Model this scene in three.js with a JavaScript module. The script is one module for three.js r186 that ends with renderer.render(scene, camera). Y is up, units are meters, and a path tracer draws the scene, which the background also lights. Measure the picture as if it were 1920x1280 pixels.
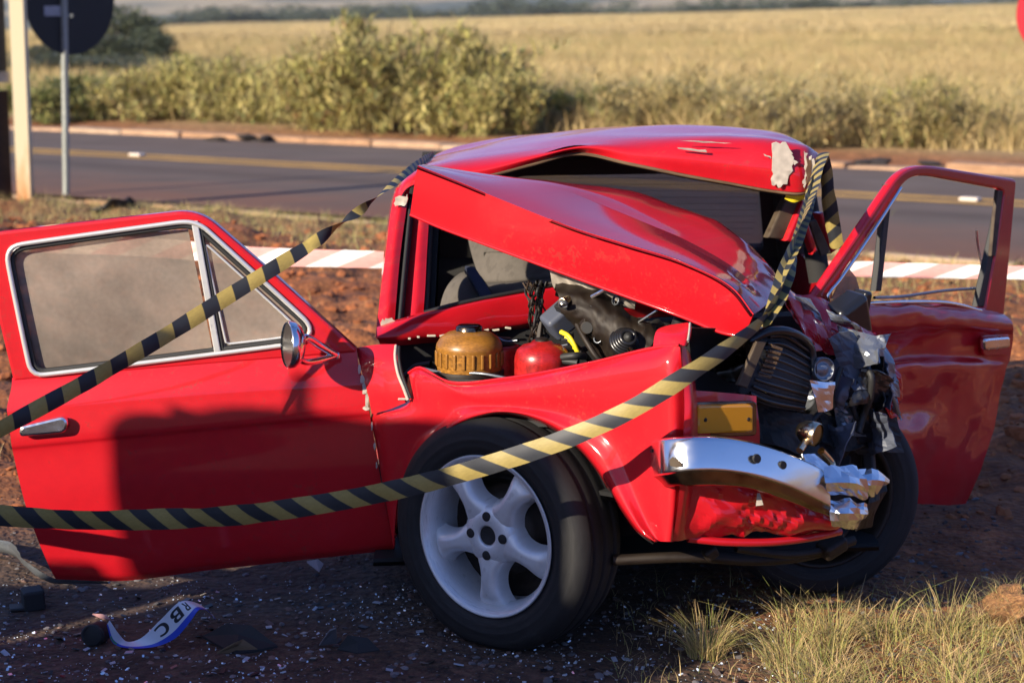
import * as THREE from 'three';
import { RoundedBoxGeometry } from 'three/addons/geometries/RoundedBoxGeometry.js';
import { ImprovedNoise } from 'three/addons/math/ImprovedNoise.js';
import { mergeGeometries, mergeVertices, toCreasedNormals } from 'three/addons/utils/BufferGeometryUtils.js';

// ---------------------------------------------------------------- camera, sky, sun, exposure
const FPX = 3700, CAMH = 1.56, PITCH = Math.atan((640 - 20) / FPX);
const scene = new THREE.Scene();
const camera = new THREE.PerspectiveCamera(2 * Math.atan(640 / FPX) * 180 / Math.PI, 1.5, 0.05, 9000);
camera.position.set(0, CAMH, 0);
camera.rotation.x = -PITCH;
camera.focus = 4.85;
camera.userData.fStop = 4.2;

const SUN_AZ = 47 * Math.PI / 180, SUN_EL = 21.5 * Math.PI / 180;       // azimuth left of straight behind the camera
const sunDir = new THREE.Vector3(-Math.sin(SUN_AZ) * Math.cos(SUN_EL), Math.sin(SUN_EL), Math.cos(SUN_AZ) * Math.cos(SUN_EL));
{ // clear deep-blue sky: paler towards the horizon and round the sun
  const w = 512, h = 256, a = new Float32Array(w * h * 4), dir = new THREE.Vector3();
  for (let j = 0; j < h; j++) for (let i = 0; i < w; i++) {
    const el = ((j + 0.5) / h - 0.5) * Math.PI, az = ((i + 0.5) / w - 0.5) * 2 * Math.PI;
    dir.set(Math.cos(el) * Math.cos(az), Math.sin(el), Math.cos(el) * Math.sin(az));
    const t = Math.pow(Math.max(0, Math.sin(el)), 0.5), g = Math.max(0, dir.dot(sunDir)), k = (j * w + i) * 4;
    const hor = [0.15, 0.27, 0.62], zen = [0.03, 0.08, 0.25], glow = 0.22 * Math.pow(g, 6) + 0.5 * Math.pow(g, 60), gc = [1.0, 0.9, 0.75];
    for (let c = 0; c < 3; c++) a[k + c] = hor[c] + (zen[c] - hor[c]) * t + glow * gc[c];
    a[k + 3] = 1;
  }
  const t = new THREE.DataTexture(a, w, h, THREE.RGBAFormat, THREE.FloatType);
  t.mapping = THREE.EquirectangularReflectionMapping; t.magFilter = t.minFilter = THREE.LinearFilter; t.wrapS = THREE.RepeatWrapping; t.needsUpdate = true;
  scene.background = t; scene.environment = t;
}
const sun = new THREE.DirectionalLight(new THREE.Color(1.0, 0.88, 0.70), 5.0);
sun.target.position.set(0, 0.4, -5);
sun.position.copy(sun.target.position).addScaledVector(sunDir, 40);
sun.castShadow = true;
sun.shadow.radius = 1;
sun.shadow.mapSize.set(4096, 4096);
Object.assign(sun.shadow.camera, { left: -30, right: 30, top: 30, bottom: -30, near: 1, far: 120 });
scene.add(sun, sun.target);

const renderer = new THREE.WebGLRenderer({ antialias: true });
renderer.toneMapping = THREE.LinearToneMapping;
renderer.toneMappingExposure = 1.9;
renderer.shadowMap.enabled = true;

// ---------------------------------------------------------------- helpers
let seedState = 12345;
const seed = (s) => { seedState = (s * 2654435761 + 1013904223) >>> 0; };
function rnd() { seedState = (seedState + 0x6D2B79F5) >>> 0; let t = seedState; t = Math.imul(t ^ (t >>> 15), t | 1); t ^= t + Math.imul(t ^ (t >>> 7), t | 61); return ((t ^ (t >>> 14)) >>> 0) / 4294967296; }
const rr = (a, b) => a + (b - a) * rnd();
const lerp = (a, b, t) => a + (b - a) * t;
const clamp = (x, a, b) => Math.min(b, Math.max(a, x));
const sstep = (a, b, x) => { const t = clamp((x - a) / (b - a), 0, 1); return t * t * (3 - 2 * t); };
const perlin = new ImprovedNoise();
const noise = (x, y, z = 0) => perlin.noise(x + 31.7, y + 17.3, z + 5.1);
function fbm(x, y, o = 4) { let s = 0, a = 0.5, f = 1; for (let i = 0; i < o; i++) { s += a * noise(x * f, y * f, i * 7.3); a *= 0.5; f *= 2.03; } return s; }
const V = (x, y, z) => new THREE.Vector3(x, y, z);
const SP = Math.sin(PITCH), CP = Math.cos(PITCH);
// a pixel of the 1920 x 1280 photograph as a direction
function ray(px, py) {
  const x = (px - 960) / FPX, y = -(py - 640) / FPX;
  return V(x, y * CP - SP, -(y * SP + CP));
}
// point at horizontal distance d (metres in front of the camera)
function P(px, py, d) { const r = ray(px, py); return V(0, CAMH, 0).addScaledVector(r, d / -r.z); }
// point at height y
function G(px, py, y = 0) { const r = ray(px, py); return V(0, CAMH, 0).addScaledVector(r, (y - CAMH) / r.y); }
// upright plane through two (pixel column, distance) pairs
function vplane(pa, da, pb, db, pyRef = 750) {
  const a = P(pa, pyRef, da), b = P(pb, pyRef, db);
  const u = b.clone().sub(a).setY(0).normalize();
  let n = V(0, 1, 0).cross(u).normalize();
  if (n.dot(V(0, 0, 0).sub(a)) < 0) n.negate();
  const proj = (px, py, off = 0) => { const r = ray(px, py); const k = a.clone().addScaledVector(n, off).sub(V(0, CAMH, 0)).dot(n) / r.dot(n); return V(0, CAMH, 0).addScaledVector(r, k); };
  return { a, u, n, proj };
}
const K = (list) => list.map(([x, y, d]) => P(x, y, d));

function resample(pts, n) {
  if (pts.length === 2) return Array.from({ length: n }, (_, i) => pts[0].clone().lerp(pts[1], i / (n - 1)));
  const c = new THREE.CatmullRomCurve3(pts, false, 'centripetal');
  return Array.from({ length: n }, (_, i) => c.getPoint(i / (n - 1)));
}
// sheet through rows of points (rows may differ in length), with a thickness
function patch(rows, { nu = 24, nv = 16, thick = 0.004, bump = null, flip = false, linearV = false } = {}) {
  const R = rows.map((r) => resample(r, nu));
  const grid = [];
  for (let i = 0; i < nu; i++) {
    const col = R.map((r) => r[i]);
    if (linearV) { const out = []; for (let j = 0; j < nv; j++) { const t = j / (nv - 1) * (col.length - 1), k = Math.min(col.length - 2, Math.floor(t)); out.push(col[k].clone().lerp(col[k + 1], t - k)); } grid.push(out); }
    else grid.push(resample(col, nv));
  }
  const at = (i, j) => grid[clamp(i, 0, nu - 1)][clamp(j, 0, nv - 1)];
  const nrm = []; let facing = 0;
  for (let i = 0; i < nu; i++) { nrm.push([]); for (let j = 0; j < nv; j++) {
    const n = at(i + 1, j).clone().sub(at(i - 1, j)).cross(at(i, j + 1).clone().sub(at(i, j - 1))).normalize();
    facing += n.dot(V(0, CAMH, 0).sub(at(i, j))); nrm[i].push(n);
  } }
  let sgn = facing < 0 ? -1 : 1; if (flip) sgn = -sgn;
  if (bump) for (let i = 0; i < nu; i++) for (let j = 0; j < nv; j++) { grid[i][j] = grid[i][j].clone().addScaledVector(nrm[i][j], sgn * bump(i / (nu - 1), j / (nv - 1), grid[i][j])); }
  if (bump) for (let i = 0; i < nu; i++) for (let j = 0; j < nv; j++) nrm[i][j] = at(i + 1, j).clone().sub(at(i - 1, j)).cross(at(i, j + 1).clone().sub(at(i, j - 1))).normalize();
  const pos = [], nor = [], uv = [], idx = [];
  const N = nu * nv;
  for (const side of [0, 1]) for (let i = 0; i < nu; i++) for (let j = 0; j < nv; j++) {
    const p = grid[i][j], n = nrm[i][j];
    pos.push(p.x - side * sgn * n.x * thick, p.y - side * sgn * n.y * thick, p.z - side * sgn * n.z * thick);
    const k = side ? -sgn : sgn; nor.push(n.x * k, n.y * k, n.z * k);
    uv.push(p.x + p.z * 0.7, p.y);
  }
  const id = (s, i, j) => s * N + i * nv + j;
  const quad = (a, b, c, d) => { if (sgn > 0) idx.push(a, b, c, a, c, d); else idx.push(a, c, b, a, d, c); };
  for (let i = 0; i < nu - 1; i++) for (let j = 0; j < nv - 1; j++) {
    quad(id(0, i, j), id(0, i + 1, j), id(0, i + 1, j + 1), id(0, i, j + 1));
    quad(id(1, i, j), id(1, i, j + 1), id(1, i + 1, j + 1), id(1, i + 1, j));
  }
  for (let i = 0; i < nu - 1; i++) { quad(id(0, i, 0), id(1, i, 0), id(1, i + 1, 0), id(0, i + 1, 0)); quad(id(0, i, nv - 1), id(0, i + 1, nv - 1), id(1, i + 1, nv - 1), id(1, i, nv - 1)); }
  for (let j = 0; j < nv - 1; j++) { quad(id(0, 0, j), id(0, 0, j + 1), id(1, 0, j + 1), id(1, 0, j)); quad(id(0, nu - 1, j), id(1, nu - 1, j), id(1, nu - 1, j + 1), id(0, nu - 1, j + 1)); }
  const g = new THREE.BufferGeometry();
  g.setAttribute('position', new THREE.Float32BufferAttribute(pos, 3));
  g.setAttribute('normal', new THREE.Float32BufferAttribute(nor, 3));
  g.setAttribute('uv', new THREE.Float32BufferAttribute(uv, 2));
  g.setIndex(idx);
  return g;
}
// polygon with rounded corners, points [x, y, radius]
function roundPoly(pts, steps = 6) {
  const out = [];
  const n = pts.length;
  for (let i = 0; i < n; i++) {
    const [x, y, r = 0] = pts[i], [px, py] = pts[(i + n - 1) % n], [nx, ny] = pts[(i + 1) % n];
    if (!r) { out.push([x, y]); continue; }
    const la = Math.hypot(px - x, py - y), lb = Math.hypot(nx - x, ny - y), ra = Math.min(r, la * 0.49), rb = Math.min(r, lb * 0.49);
    const a = [x + (px - x) / la * ra, y + (py - y) / la * ra], b = [x + (nx - x) / lb * rb, y + (ny - y) / lb * rb];
    for (let k = 0; k <= steps; k++) { const t = k / steps, q = 1 - t; out.push([q * q * a[0] + 2 * q * t * x + t * t * b[0], q * q * a[1] + 2 * q * t * y + t * t * b[1]]); }
  }
  return out;
}
// flat plate cut along a pixel outline on an upright plane, extruded backwards
function plate(pl, outline, { holes = [], thick = 0.02, bevel = 0.004, off = 0 } = {}) {
  const toUV = ([px, py]) => { const p = pl.proj(px, py, off).sub(pl.a); return new THREE.Vector2(p.dot(pl.u), p.y); };
  const sh = new THREE.Shape(outline.map(toUV));
  for (const h of holes) sh.holes.push(new THREE.Path(h.map(toUV)));
  const b = Math.min(bevel, thick * 0.45);
  const g = new THREE.ExtrudeGeometry(sh, { depth: thick - 2 * b, bevelEnabled: b > 0, bevelThickness: b, bevelSize: b, bevelOffset: -b, bevelSegments: 2, curveSegments: 6 });
  // local z must run along the plane normal, front face at off
  const z = pl.n, x = pl.u, y = V(0, 1, 0);
  const m = new THREE.Matrix4().makeBasis(x, y, z);
  if (m.determinant() < 0) { const gi = g.index; void gi; }
  g.translate(0, 0, -(thick - b));
  const o = pl.a.clone().addScaledVector(pl.n, off); 
  m.setPosition(o);
  g.applyMatrix4(m);
  if (m.determinant() < 0) flipFaces(g);
  return g;
}
function flipFaces(g) {
  if (g.index) { const a = g.index.array; for (let i = 0; i < a.length; i += 3) { const t = a[i]; a[i] = a[i + 1]; a[i + 1] = t; } }
  else for (const at of Object.values(g.attributes)) { const s = at.itemSize, a = at.array; for (let i = 0; i < at.count; i += 3) for (let k = 0; k < s; k++) { const t = a[i * s + k]; a[i * s + k] = a[(i + 1) * s + k]; a[(i + 1) * s + k] = t; } }
  g.computeVertexNormals();
}
const tube = (pts, r, seg = 40, rad = 8, closed = false) => new THREE.TubeGeometry(new THREE.CatmullRomCurve3(pts, closed, 'centripetal'), seg, r, rad, closed);
function rod(a, b, r0, r1 = r0, seg = 12) {
  const g = new THREE.CylinderGeometry(r1, r0, a.distanceTo(b), seg);
  const q = new THREE.Quaternion().setFromUnitVectors(V(0, 1, 0), b.clone().sub(a).normalize());
  g.applyQuaternion(q); const c = a.clone().add(b).multiplyScalar(0.5); g.translate(c.x, c.y, c.z); return g;
}
function rbox(c, sx, sy, sz, r = 0.01, rot = [0, 0, 0], seg = 3) {
  const g = new RoundedBoxGeometry(sx, sy, sz, seg, Math.min(r, sx * 0.49, sy * 0.49, sz * 0.49));
  g.applyMatrix4(new THREE.Matrix4().compose(c, new THREE.Quaternion().setFromEuler(new THREE.Euler(...rot)), V(1, 1, 1)));
  return g;
}
function lathe(profile, axisFrom, axisDir, seg = 48) {
  const g = new THREE.LatheGeometry(profile.map(([r, h]) => new THREE.Vector2(r, h)), seg);
  g.applyQuaternion(new THREE.Quaternion().setFromUnitVectors(V(0, 1, 0), axisDir.clone().normalize()));
  g.translate(axisFrom.x, axisFrom.y, axisFrom.z); return g;
}
function merge(list) {
  const L = list.map((g) => { let h = g.index ? g.toNonIndexed() : g; for (const k of Object.keys(h.attributes)) if (!['position', 'normal', 'uv'].includes(k)) h.deleteAttribute(k); if (!h.attributes.uv) h.setAttribute('uv', new THREE.Float32BufferAttribute(new Float32Array(h.attributes.position.count * 2), 2)); return h; });
  return L.length === 1 ? L[0] : mergeGeometries(L);
}
const used = {};
function numbered(n) { if (!(n in used)) { used[n] = 0; return n; } used[n]++; return n + '_' + String(used[n]).padStart(3, '0'); }
function mesh(name, geo, mat, parent, label) {
  const g = Array.isArray(geo) ? merge(geo) : geo;
  const m = new THREE.Mesh(g, mat);
  m.name = parent ? name : numbered(name);
  m.castShadow = m.receiveShadow = true;
  if (label) m.userData.label = label;
  (parent || scene).add(m);
  return m;
}
function strewn(o) { o.userData.kind = 'stuff'; return o; }
function parts(name, list, mat, parent = car, label) { return list.map((g) => mesh(name, g, mat, parent, label)); }
function tag(o, label, category, group) { o.userData.label = label; o.userData.category = category; if (group) o.userData.group = group; return o; }
function thing(name, label, category, pos = V(0, 0, 0), group) { const o = new THREE.Group(); o.name = numbered(name); o.position.copy(pos); scene.add(o); return tag(o, label, category, group); }
function structure(o) { o.userData.kind = 'structure'; return o; }
function stuff(o, label, category) { o.userData.kind = 'stuff'; if (label) o.userData.label = label; if (category) o.userData.category = category; return o; }
// shift child meshes built in world coordinates so that they sit under a group at its base
function rebase(group) { group.traverse((c) => { if (c.isMesh && c.userData.world !== false) { c.geometry.translate(-group.position.x, -group.position.y, -group.position.z); } }); }

// ---------------------------------------------------------------- procedural textures
function dataTex(size, fn, srgb = false, repeat = 1) {
  const a = new Uint8Array(size * size * 4);
  for (let y = 0; y < size; y++) for (let x = 0; x < size; x++) { const c = fn(x / size, y / size); const i = (y * size + x) * 4; a[i] = clamp(c[0], 0, 1) * 255; a[i + 1] = clamp(c[1], 0, 1) * 255; a[i + 2] = clamp(c[2], 0, 1) * 255; a[i + 3] = 255; }
  const t = new THREE.DataTexture(a, size, size); t.wrapS = t.wrapT = THREE.RepeatWrapping; t.magFilter = THREE.LinearFilter; t.minFilter = THREE.LinearMipmapLinearFilter; t.generateMipmaps = true;
  if (srgb) t.colorSpace = THREE.SRGBColorSpace; t.repeat.set(repeat, repeat); t.needsUpdate = true; return t;
}
// tileable noise by blending
function tileN(x, y, f, o = 4) { const w = (a, b) => fbm(a * f, b * f, o); const sx = x, sy = y; return (w(x, y) * (1 - sx) * (1 - sy) + w(x - 1, y) * sx * (1 - sy) + w(x, y - 1) * (1 - sx) * sy + w(x - 1, y - 1) * sx * sy); }
const soilMap = dataTex(512, (x, y) => { const a = tileN(x, y, 10, 5), b = tileN(x + 0.37, y + 0.11, 40, 3); const v = 0.78 + a * 0.55 + b * 0.5; return [v, v * (0.985 + b * 0.08), v * (0.97 + a * 0.1)]; }, true);
const soilBump = dataTex(512, (x, y) => { const a = tileN(x, y, 12, 5), b = tileN(x + 0.5, y + 0.2, 55, 3); const v = 0.5 + a * 0.8 + b * 0.5; return [v, v, v]; });
const dustMap = dataTex(512, (x, y) => { const a = tileN(x, y, 6, 5), b = tileN(x + 0.3, y + 0.7, 50, 2); const v = clamp(0.8 + a * 0.3 + b * 0.25, 0, 1); return [v, v * 0.985, v * 0.97]; }, true);
const roughMap = dataTex(512, (x, y) => { const a = tileN(x, y, 7, 5), b = tileN(x + 0.3, y + 0.7, 60, 2); const v = clamp(0.62 + a * 0.55 + b * 0.35, 0, 1); return [v, v, v]; });
const paintMap = dataTex(512, (x, y) => { const a = tileN(x, y, 5, 4), b = tileN(x + 0.3, y + 0.7, 70, 2); const v = clamp(0.95 + a * 0.10 + b * 0.05, 0, 1); const sp = sstep(0.34, 0.42, tileN(x + 0.8, y + 0.4, 34, 3) + a * 0.25); return [lerp(v, 0.80, sp * 0.5), lerp(v, 0.80, sp * 0.5), lerp(v, 0.80, sp * 0.5)]; }, true);
// red earth dust settled in grains on old paint
const oldPaint = dataTex(1024, (x, y) => { const a = tileN(x, y, 4, 5), b = tileN(x + 0.3, y + 0.7, 120, 2), c = tileN(x + 0.55, y + 0.2, 30, 4); const dust = clamp(sstep(0.08, 0.5, a + b * 0.7 + c * 0.4) * 0.30 + sstep(0.28, 0.36, c + b * 0.4) * 0.30, 0, 1); const v = 0.97 + c * 0.08; return [lerp(0.745 * v, 0.58, dust), lerp(0.060 * v, 0.22, dust), lerp(0.115 * v, 0.17, dust)]; }, true);
const rustMap = dataTex(256, (x, y) => { const a = tileN(x, y, 8, 5), b = tileN(x + 0.6, y + 0.3, 40, 2); const t = sstep(-0.15, 0.25, a + b * 0.4); return [lerp(0.62, 0.42, t), lerp(0.58, 0.33, t), lerp(0.52, 0.26, t)]; }, true);

const glassDust = dataTex(512, (x, y) => { const a = tileN(x, y, 3, 5), b = tileN(x + 0.3, y + 0.7, 80, 2), c = tileN(x * 1 + 0.1, (y + 0.35 * x), 14, 3); const v = clamp(0.84 + a * 0.45 + b * 0.08 + c * 0.16, 0, 1); return [v, v * 0.975, v * 0.95]; }, true);
const lin = (r, g, b) => new THREE.Color().setRGB(r, g, b);
const std = (c, rough, metal = 0, extra = {}) => new THREE.MeshStandardMaterial({ color: c, roughness: rough, metalness: metal, side: THREE.DoubleSide, ...extra });
const phys = (c, rough, metal = 0, extra = {}) => new THREE.MeshPhysicalMaterial({ color: c, roughness: rough, metalness: metal, side: THREE.DoubleSide, ...extra });
const M = {
  red: phys(lin(1, 1, 1), 0.6, 0, { map: oldPaint, specularIntensity: 0.35, clearcoat: 0.9, clearcoatRoughness: 0.08 }),
  redInner: null,
  primer: std(lin(0.66, 0.60, 0.52), 0.8, 0, { map: dustMap }),
  tan: std(lin(0.42, 0.30, 0.19), 0.75, 0, { map: rustMap }),
  chrome: phys(lin(0.80, 0.80, 0.80), 0.30, 1, { roughnessMap: roughMap }),
  trim: phys(lin(0.80, 0.79, 0.76), 0.34, 0.55, { map: paintMap }),
  chromeDirty: phys(lin(0.62, 0.58, 0.53), 0.32, 1, { map: rustMap, roughnessMap: roughMap }),
  brightSteel: phys(lin(0.75, 0.77, 0.80), 0.28, 1),
  foil: phys(lin(0.70, 0.72, 0.76), 0.24, 1, {}),
  alloy: phys(lin(0.74, 0.76, 0.78), 0.38, 0.35, { map: paintMap }),
  tyre: std(lin(0.016, 0.016, 0.018), 0.75, 0, { map: dustMap }),
  black: std(lin(0.010, 0.010, 0.011), 0.7),
  blackGloss: std(lin(0.012, 0.012, 0.014), 0.28),
  rubber: std(lin(0.018, 0.018, 0.018), 0.6),
  grime: std(lin(0.055, 0.040, 0.030), 0.6, 0.2, { map: rustMap }),
  greyTan: std(lin(0.20, 0.16, 0.12), 0.7, 0, { map: rustMap }),
  interior: std(lin(0.018, 0.017, 0.017), 0.9),
  seat: std(lin(0.115, 0.10, 0.085), 0.95, 0, { map: paintMap }),
  seatDark: std(lin(0.035, 0.045, 0.085), 0.9),
  amberPlastic: phys(lin(0.42, 0.19, 0.03), 0.35, 0, { map: dustMap }),
  amberLens: phys(lin(0.62, 0.26, 0.015), 0.18, 0, { clearcoat: 0.6, clearcoatRoughness: 0.1 }),
  redPlastic: phys(lin(0.55, 0.02, 0.02), 0.32, 0, { map: dustMap }),
  yellow: std(lin(0.75, 0.60, 0.02), 0.5),
  slate: std(lin(0.07, 0.08, 0.11), 0.5),
  brass: phys(lin(0.75, 0.60, 0.40), 0.25, 1),
  glassDusty: phys(lin(0.76, 0.68, 0.61), 0.10, 0, { transmission: 0.64, thickness: 0, ior: 1.4, map: glassDust }),
  glassClear: phys(lin(0.90, 0.92, 0.94), 0.03, 0, { transmission: 0.95, thickness: 0, ior: 1.45 }),
  glassRear: phys(lin(0.62, 0.64, 0.68), 0.08, 0, { transmission: 0.78, thickness: 0, ior: 1.45 }),
  bareMetal: phys(lin(0.20, 0.215, 0.24), 0.5, 0.6, { roughnessMap: roughMap }),
};
M.redInner = M.red; M.crushed = M.red;

// ---------------------------------------------------------------- the lie of the land
const RN = V(0.545, 0, -0.839);                                          // across the road, away from the camera
const roadT = (x, z) => x * RN.x + z * RN.z;
const ROAD0 = 12.05, ROAD1 = 18.5;
function landY(x, z) {
  const d = -z, t = roadT(x, z);
  let y = 0;
  const off = t < ROAD0 ? sstep(ROAD0 - 0.1, ROAD0 - 0.9, t) : sstep(ROAD1 + 0.3, ROAD1 + 1.6, t);
  // churned soil between the car and the road
  const churn = sstep(5.6, 7.0, d) * (1 - sstep(10.8, 11.9, t));
  y += churn * (0.05 + fbm(x * 1.1, z * 1.1, 4) * 0.18 + fbm(x * 4.5, z * 4.5, 3) * 0.10);
  // low heap of earth to the left, before the sign
  y += 0.13 * Math.exp(-((x + 3.4) ** 2 / 3.0 + (d - 12.2) ** 2 / 2.2)) ;
  const near = (1 - sstep(6.5, 8, d));
  y += near * (fbm(x * 2.2, z * 2.2, 3) * 0.018 + fbm(x * 14, z * 14, 2) * 0.010);
  y -= 0.035 * (1 - off);
  if (t > ROAD1) {
    y += 0.06 * off + fbm(x * 0.5, z * 0.5, 3) * 0.10 * off;
    // field rising gently, higher to the right, then a valley and hills
    const az = x / Math.max(d, 1);
    const crest = (-0.3 + 10.5 * az) * sstep(30, 420, d);
    y += crest + fbm(x * 0.02, z * 0.02, 2) * 0.5 * sstep(60, 200, d);
    y -= 14 * sstep(460, 640, d);
    y += 150 * sstep(700, 3600, d) * (0.75 + 0.6 * noise(x * 0.0011, z * 0.0011)) ;
  }
  return y;
}
const landP = (x, z) => V(x, landY(x, z), z);

{ // the ground: one sheet, dense near the car, reaching the hills
  const xs = [], zs = [];
  const grow = (a, step, to, f, dir) => { const o = []; let v = a, s = step; while (dir > 0 ? v < to : v > to) { s *= f; v += dir * s; o.push(v); } return o; };
  for (let x = -3; x <= 3.001; x += 0.045) xs.push(x);
  xs.push(...grow(3, 0.045, 3500, 1.09, 1)); xs.unshift(...grow(-3, 0.045, -3500, 1.09, -1).reverse());
  for (let d = 3.6; d <= 12; d += 0.045) zs.push(d);
  zs.push(...grow(12, 0.05, 4200, 1.035, 1)); zs.unshift(...grow(3.6, 0.06, -60, 1.12, -1).reverse());
  const nx = xs.length, nz = zs.length, pos = new Float32Array(nx * nz * 3), col = new Float32Array(nx * nz * 3), uv = new Float32Array(nx * nz * 2);
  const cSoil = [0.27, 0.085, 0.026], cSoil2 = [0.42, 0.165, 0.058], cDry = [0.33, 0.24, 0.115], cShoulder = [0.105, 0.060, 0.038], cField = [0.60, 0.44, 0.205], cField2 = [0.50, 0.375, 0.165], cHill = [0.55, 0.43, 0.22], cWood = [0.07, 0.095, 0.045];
  const mix = (a, b, t) => [lerp(a[0], b[0], t), lerp(a[1], b[1], t), lerp(a[2], b[2], t)];
  for (let j = 0; j < nz; j++) for (let i = 0; i < nx; i++) {
    const x = xs[i], d = zs[j], z = -d, k = j * nx + i, t = roadT(x, z);
    pos[k * 3] = x; pos[k * 3 + 1] = landY(x, z); pos[k * 3 + 2] = z;
    uv[k * 2] = x * 0.9; uv[k * 2 + 1] = z * 0.9;
    let c;
    if (t < ROAD1 + 0.1) {
      const n1 = fbm(x * 1.4, z * 1.4, 4), n2 = fbm(x * 6, z * 6, 3);
      c = mix(cSoil, cSoil2, clamp(0.35 + n1 * 1.4 + n2, 0, 1));
      const grassy = sstep(0.02, 0.3, fbm(x * 0.8 + 9, z * 0.8, 3) + 0.35 * sstep(9.2, 11, t)) * sstep(8.0, 10.2, t);
      c = mix(c, cDry, grassy * 0.45);
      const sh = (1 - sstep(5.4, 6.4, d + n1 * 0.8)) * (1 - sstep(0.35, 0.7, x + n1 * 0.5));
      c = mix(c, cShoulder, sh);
    } else {
      const n1 = fbm(x * 0.06, z * 0.06, 4), n2 = fbm(x * 0.5, z * 0.5, 3);
      c = mix(cSoil2, cField, sstep(ROAD1 + 0.9, ROAD1 + 2.6, t + n2));
      c = mix(c, cField2, clamp(0.4 + n1 * 1.6 + n2 * 0.5, 0, 1) * sstep(22, 30, d));
      const far = sstep(480, 620, d);
      c = mix(c, mix(cHill, cWood, sstep(0.0, 0.12, fbm(x * 0.004, z * 0.004, 4))), far);
    }
    col.set(c, k * 3);
  }
  const idx = [];
  for (let j = 0; j < nz - 1; j++) for (let i = 0; i < nx - 1; i++) { const a = j * nx + i; idx.push(a, a + 1, a + nx, a + 1, a + nx + 1, a + nx); }
  const g = new THREE.BufferGeometry();
  g.setAttribute('position', new THREE.BufferAttribute(pos, 3)); g.setAttribute('color', new THREE.BufferAttribute(col, 3)); g.setAttribute('uv', new THREE.BufferAttribute(uv, 2));
  g.setIndex(idx); g.computeVertexNormals();
  structure(mesh('ground', g, std(lin(1, 1, 1), 0.95, 0, { vertexColors: true, map: soilMap, bumpMap: soilBump, bumpScale: 0.02 })));
}

// ---------------------------------------------------------------- the road
const RD = V(0.839, 0, 0.545);                                            // along the road, to the right and nearer
const roadPt = (s, t, y) => V(RD.x * s + RN.x * t, y, RD.z * s + RN.z * t);
function strip(s0, s1, t0, t1, y, ns = 60, nt = 12, jag = 0) {
  const pos = [], uv = [], idx = [];
  for (let i = 0; i <= ns; i++) for (let j = 0; j <= nt; j++) {
    const s = lerp(s0, s1, i / ns); let t = lerp(t0, t1, j / nt);
    if (jag && (j === 0 || j === nt)) t += jag * noise(s * 1.7, j * 3.1);
    const p = roadPt(s, t, y); pos.push(p.x, p.y, p.z); uv.push(s * 0.5, t * 0.5);
  }
  for (let i = 0; i < ns; i++) for (let j = 0; j < nt; j++) { const a = i * (nt + 1) + j; idx.push(a, a + nt + 1, a + 1, a + 1, a + nt + 1, a + nt + 2); }
  const g = new THREE.BufferGeometry(); g.setAttribute('position', new THREE.Float32BufferAttribute(pos, 3)); g.setAttribute('uv', new THREE.Float32BufferAttribute(uv, 2)); g.setIndex(idx); g.computeVertexNormals();
  if (g.attributes.normal.getY(0) < 0) flipFaces(g);
  return g;
}
const asphaltMap = dataTex(512, (x, y) => { const a = tileN(x, y, 5, 4), b = tileN(x + 0.4, y + 0.1, 90, 2); const v = 0.80 + a * 0.25 + b * 0.45; return [v, v, v]; }, true);
// tyre-worn bands and red dust lie across the lane: colour by distance across, grain by noise
const roadCols = (() => {
  const w = 64, h = 1024, a = new Uint8Array(w * h * 4);
  for (let y = 0; y < h; y++) for (let x = 0; x < w; x++) {
    const t = x / (w - 1) * (ROAD1 - ROAD0), s = y / h * 10;
    const n = fbm(s * 1.3, t * 1.4, 4), n2 = fbm(s * 0.35 + 4, t * 0.8, 3);
    const dust = clamp((2.2 - t) / 2.2 + n * 0.8, 0, 1) * 0.8 + clamp(0.2 + n2 * 0.9, 0, 1) * 0.28;
    const worn = clamp(Math.exp(-((t - 2.55 + n2 * 0.2) ** 2) / 0.08) * (0.55 + n), 0, 1);
    const base = [0.128 * (1 + n * 0.4), 0.102 * (1 + n * 0.4), 0.090 * (1 + n * 0.4)];
    const c = [lerp(base[0], 0.185, dust), lerp(base[1], 0.092, dust), lerp(base[2], 0.062, dust)].map((v) => v * (1 - 0.45 * worn));
    const i = (y * w + x) * 4; for (let k = 0; k < 3; k++) a[i + k] = clamp(Math.pow(c[k], 1 / 2.2), 0, 1) * 255; a[i + 3] = 255;
  }
  const tx = new THREE.DataTexture(a, w, h); tx.wrapS = THREE.ClampToEdgeWrapping; tx.wrapT = THREE.MirroredRepeatWrapping; tx.magFilter = THREE.LinearFilter; tx.minFilter = THREE.LinearFilter; tx.colorSpace = THREE.SRGBColorSpace; tx.needsUpdate = true; return tx;
})();
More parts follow.
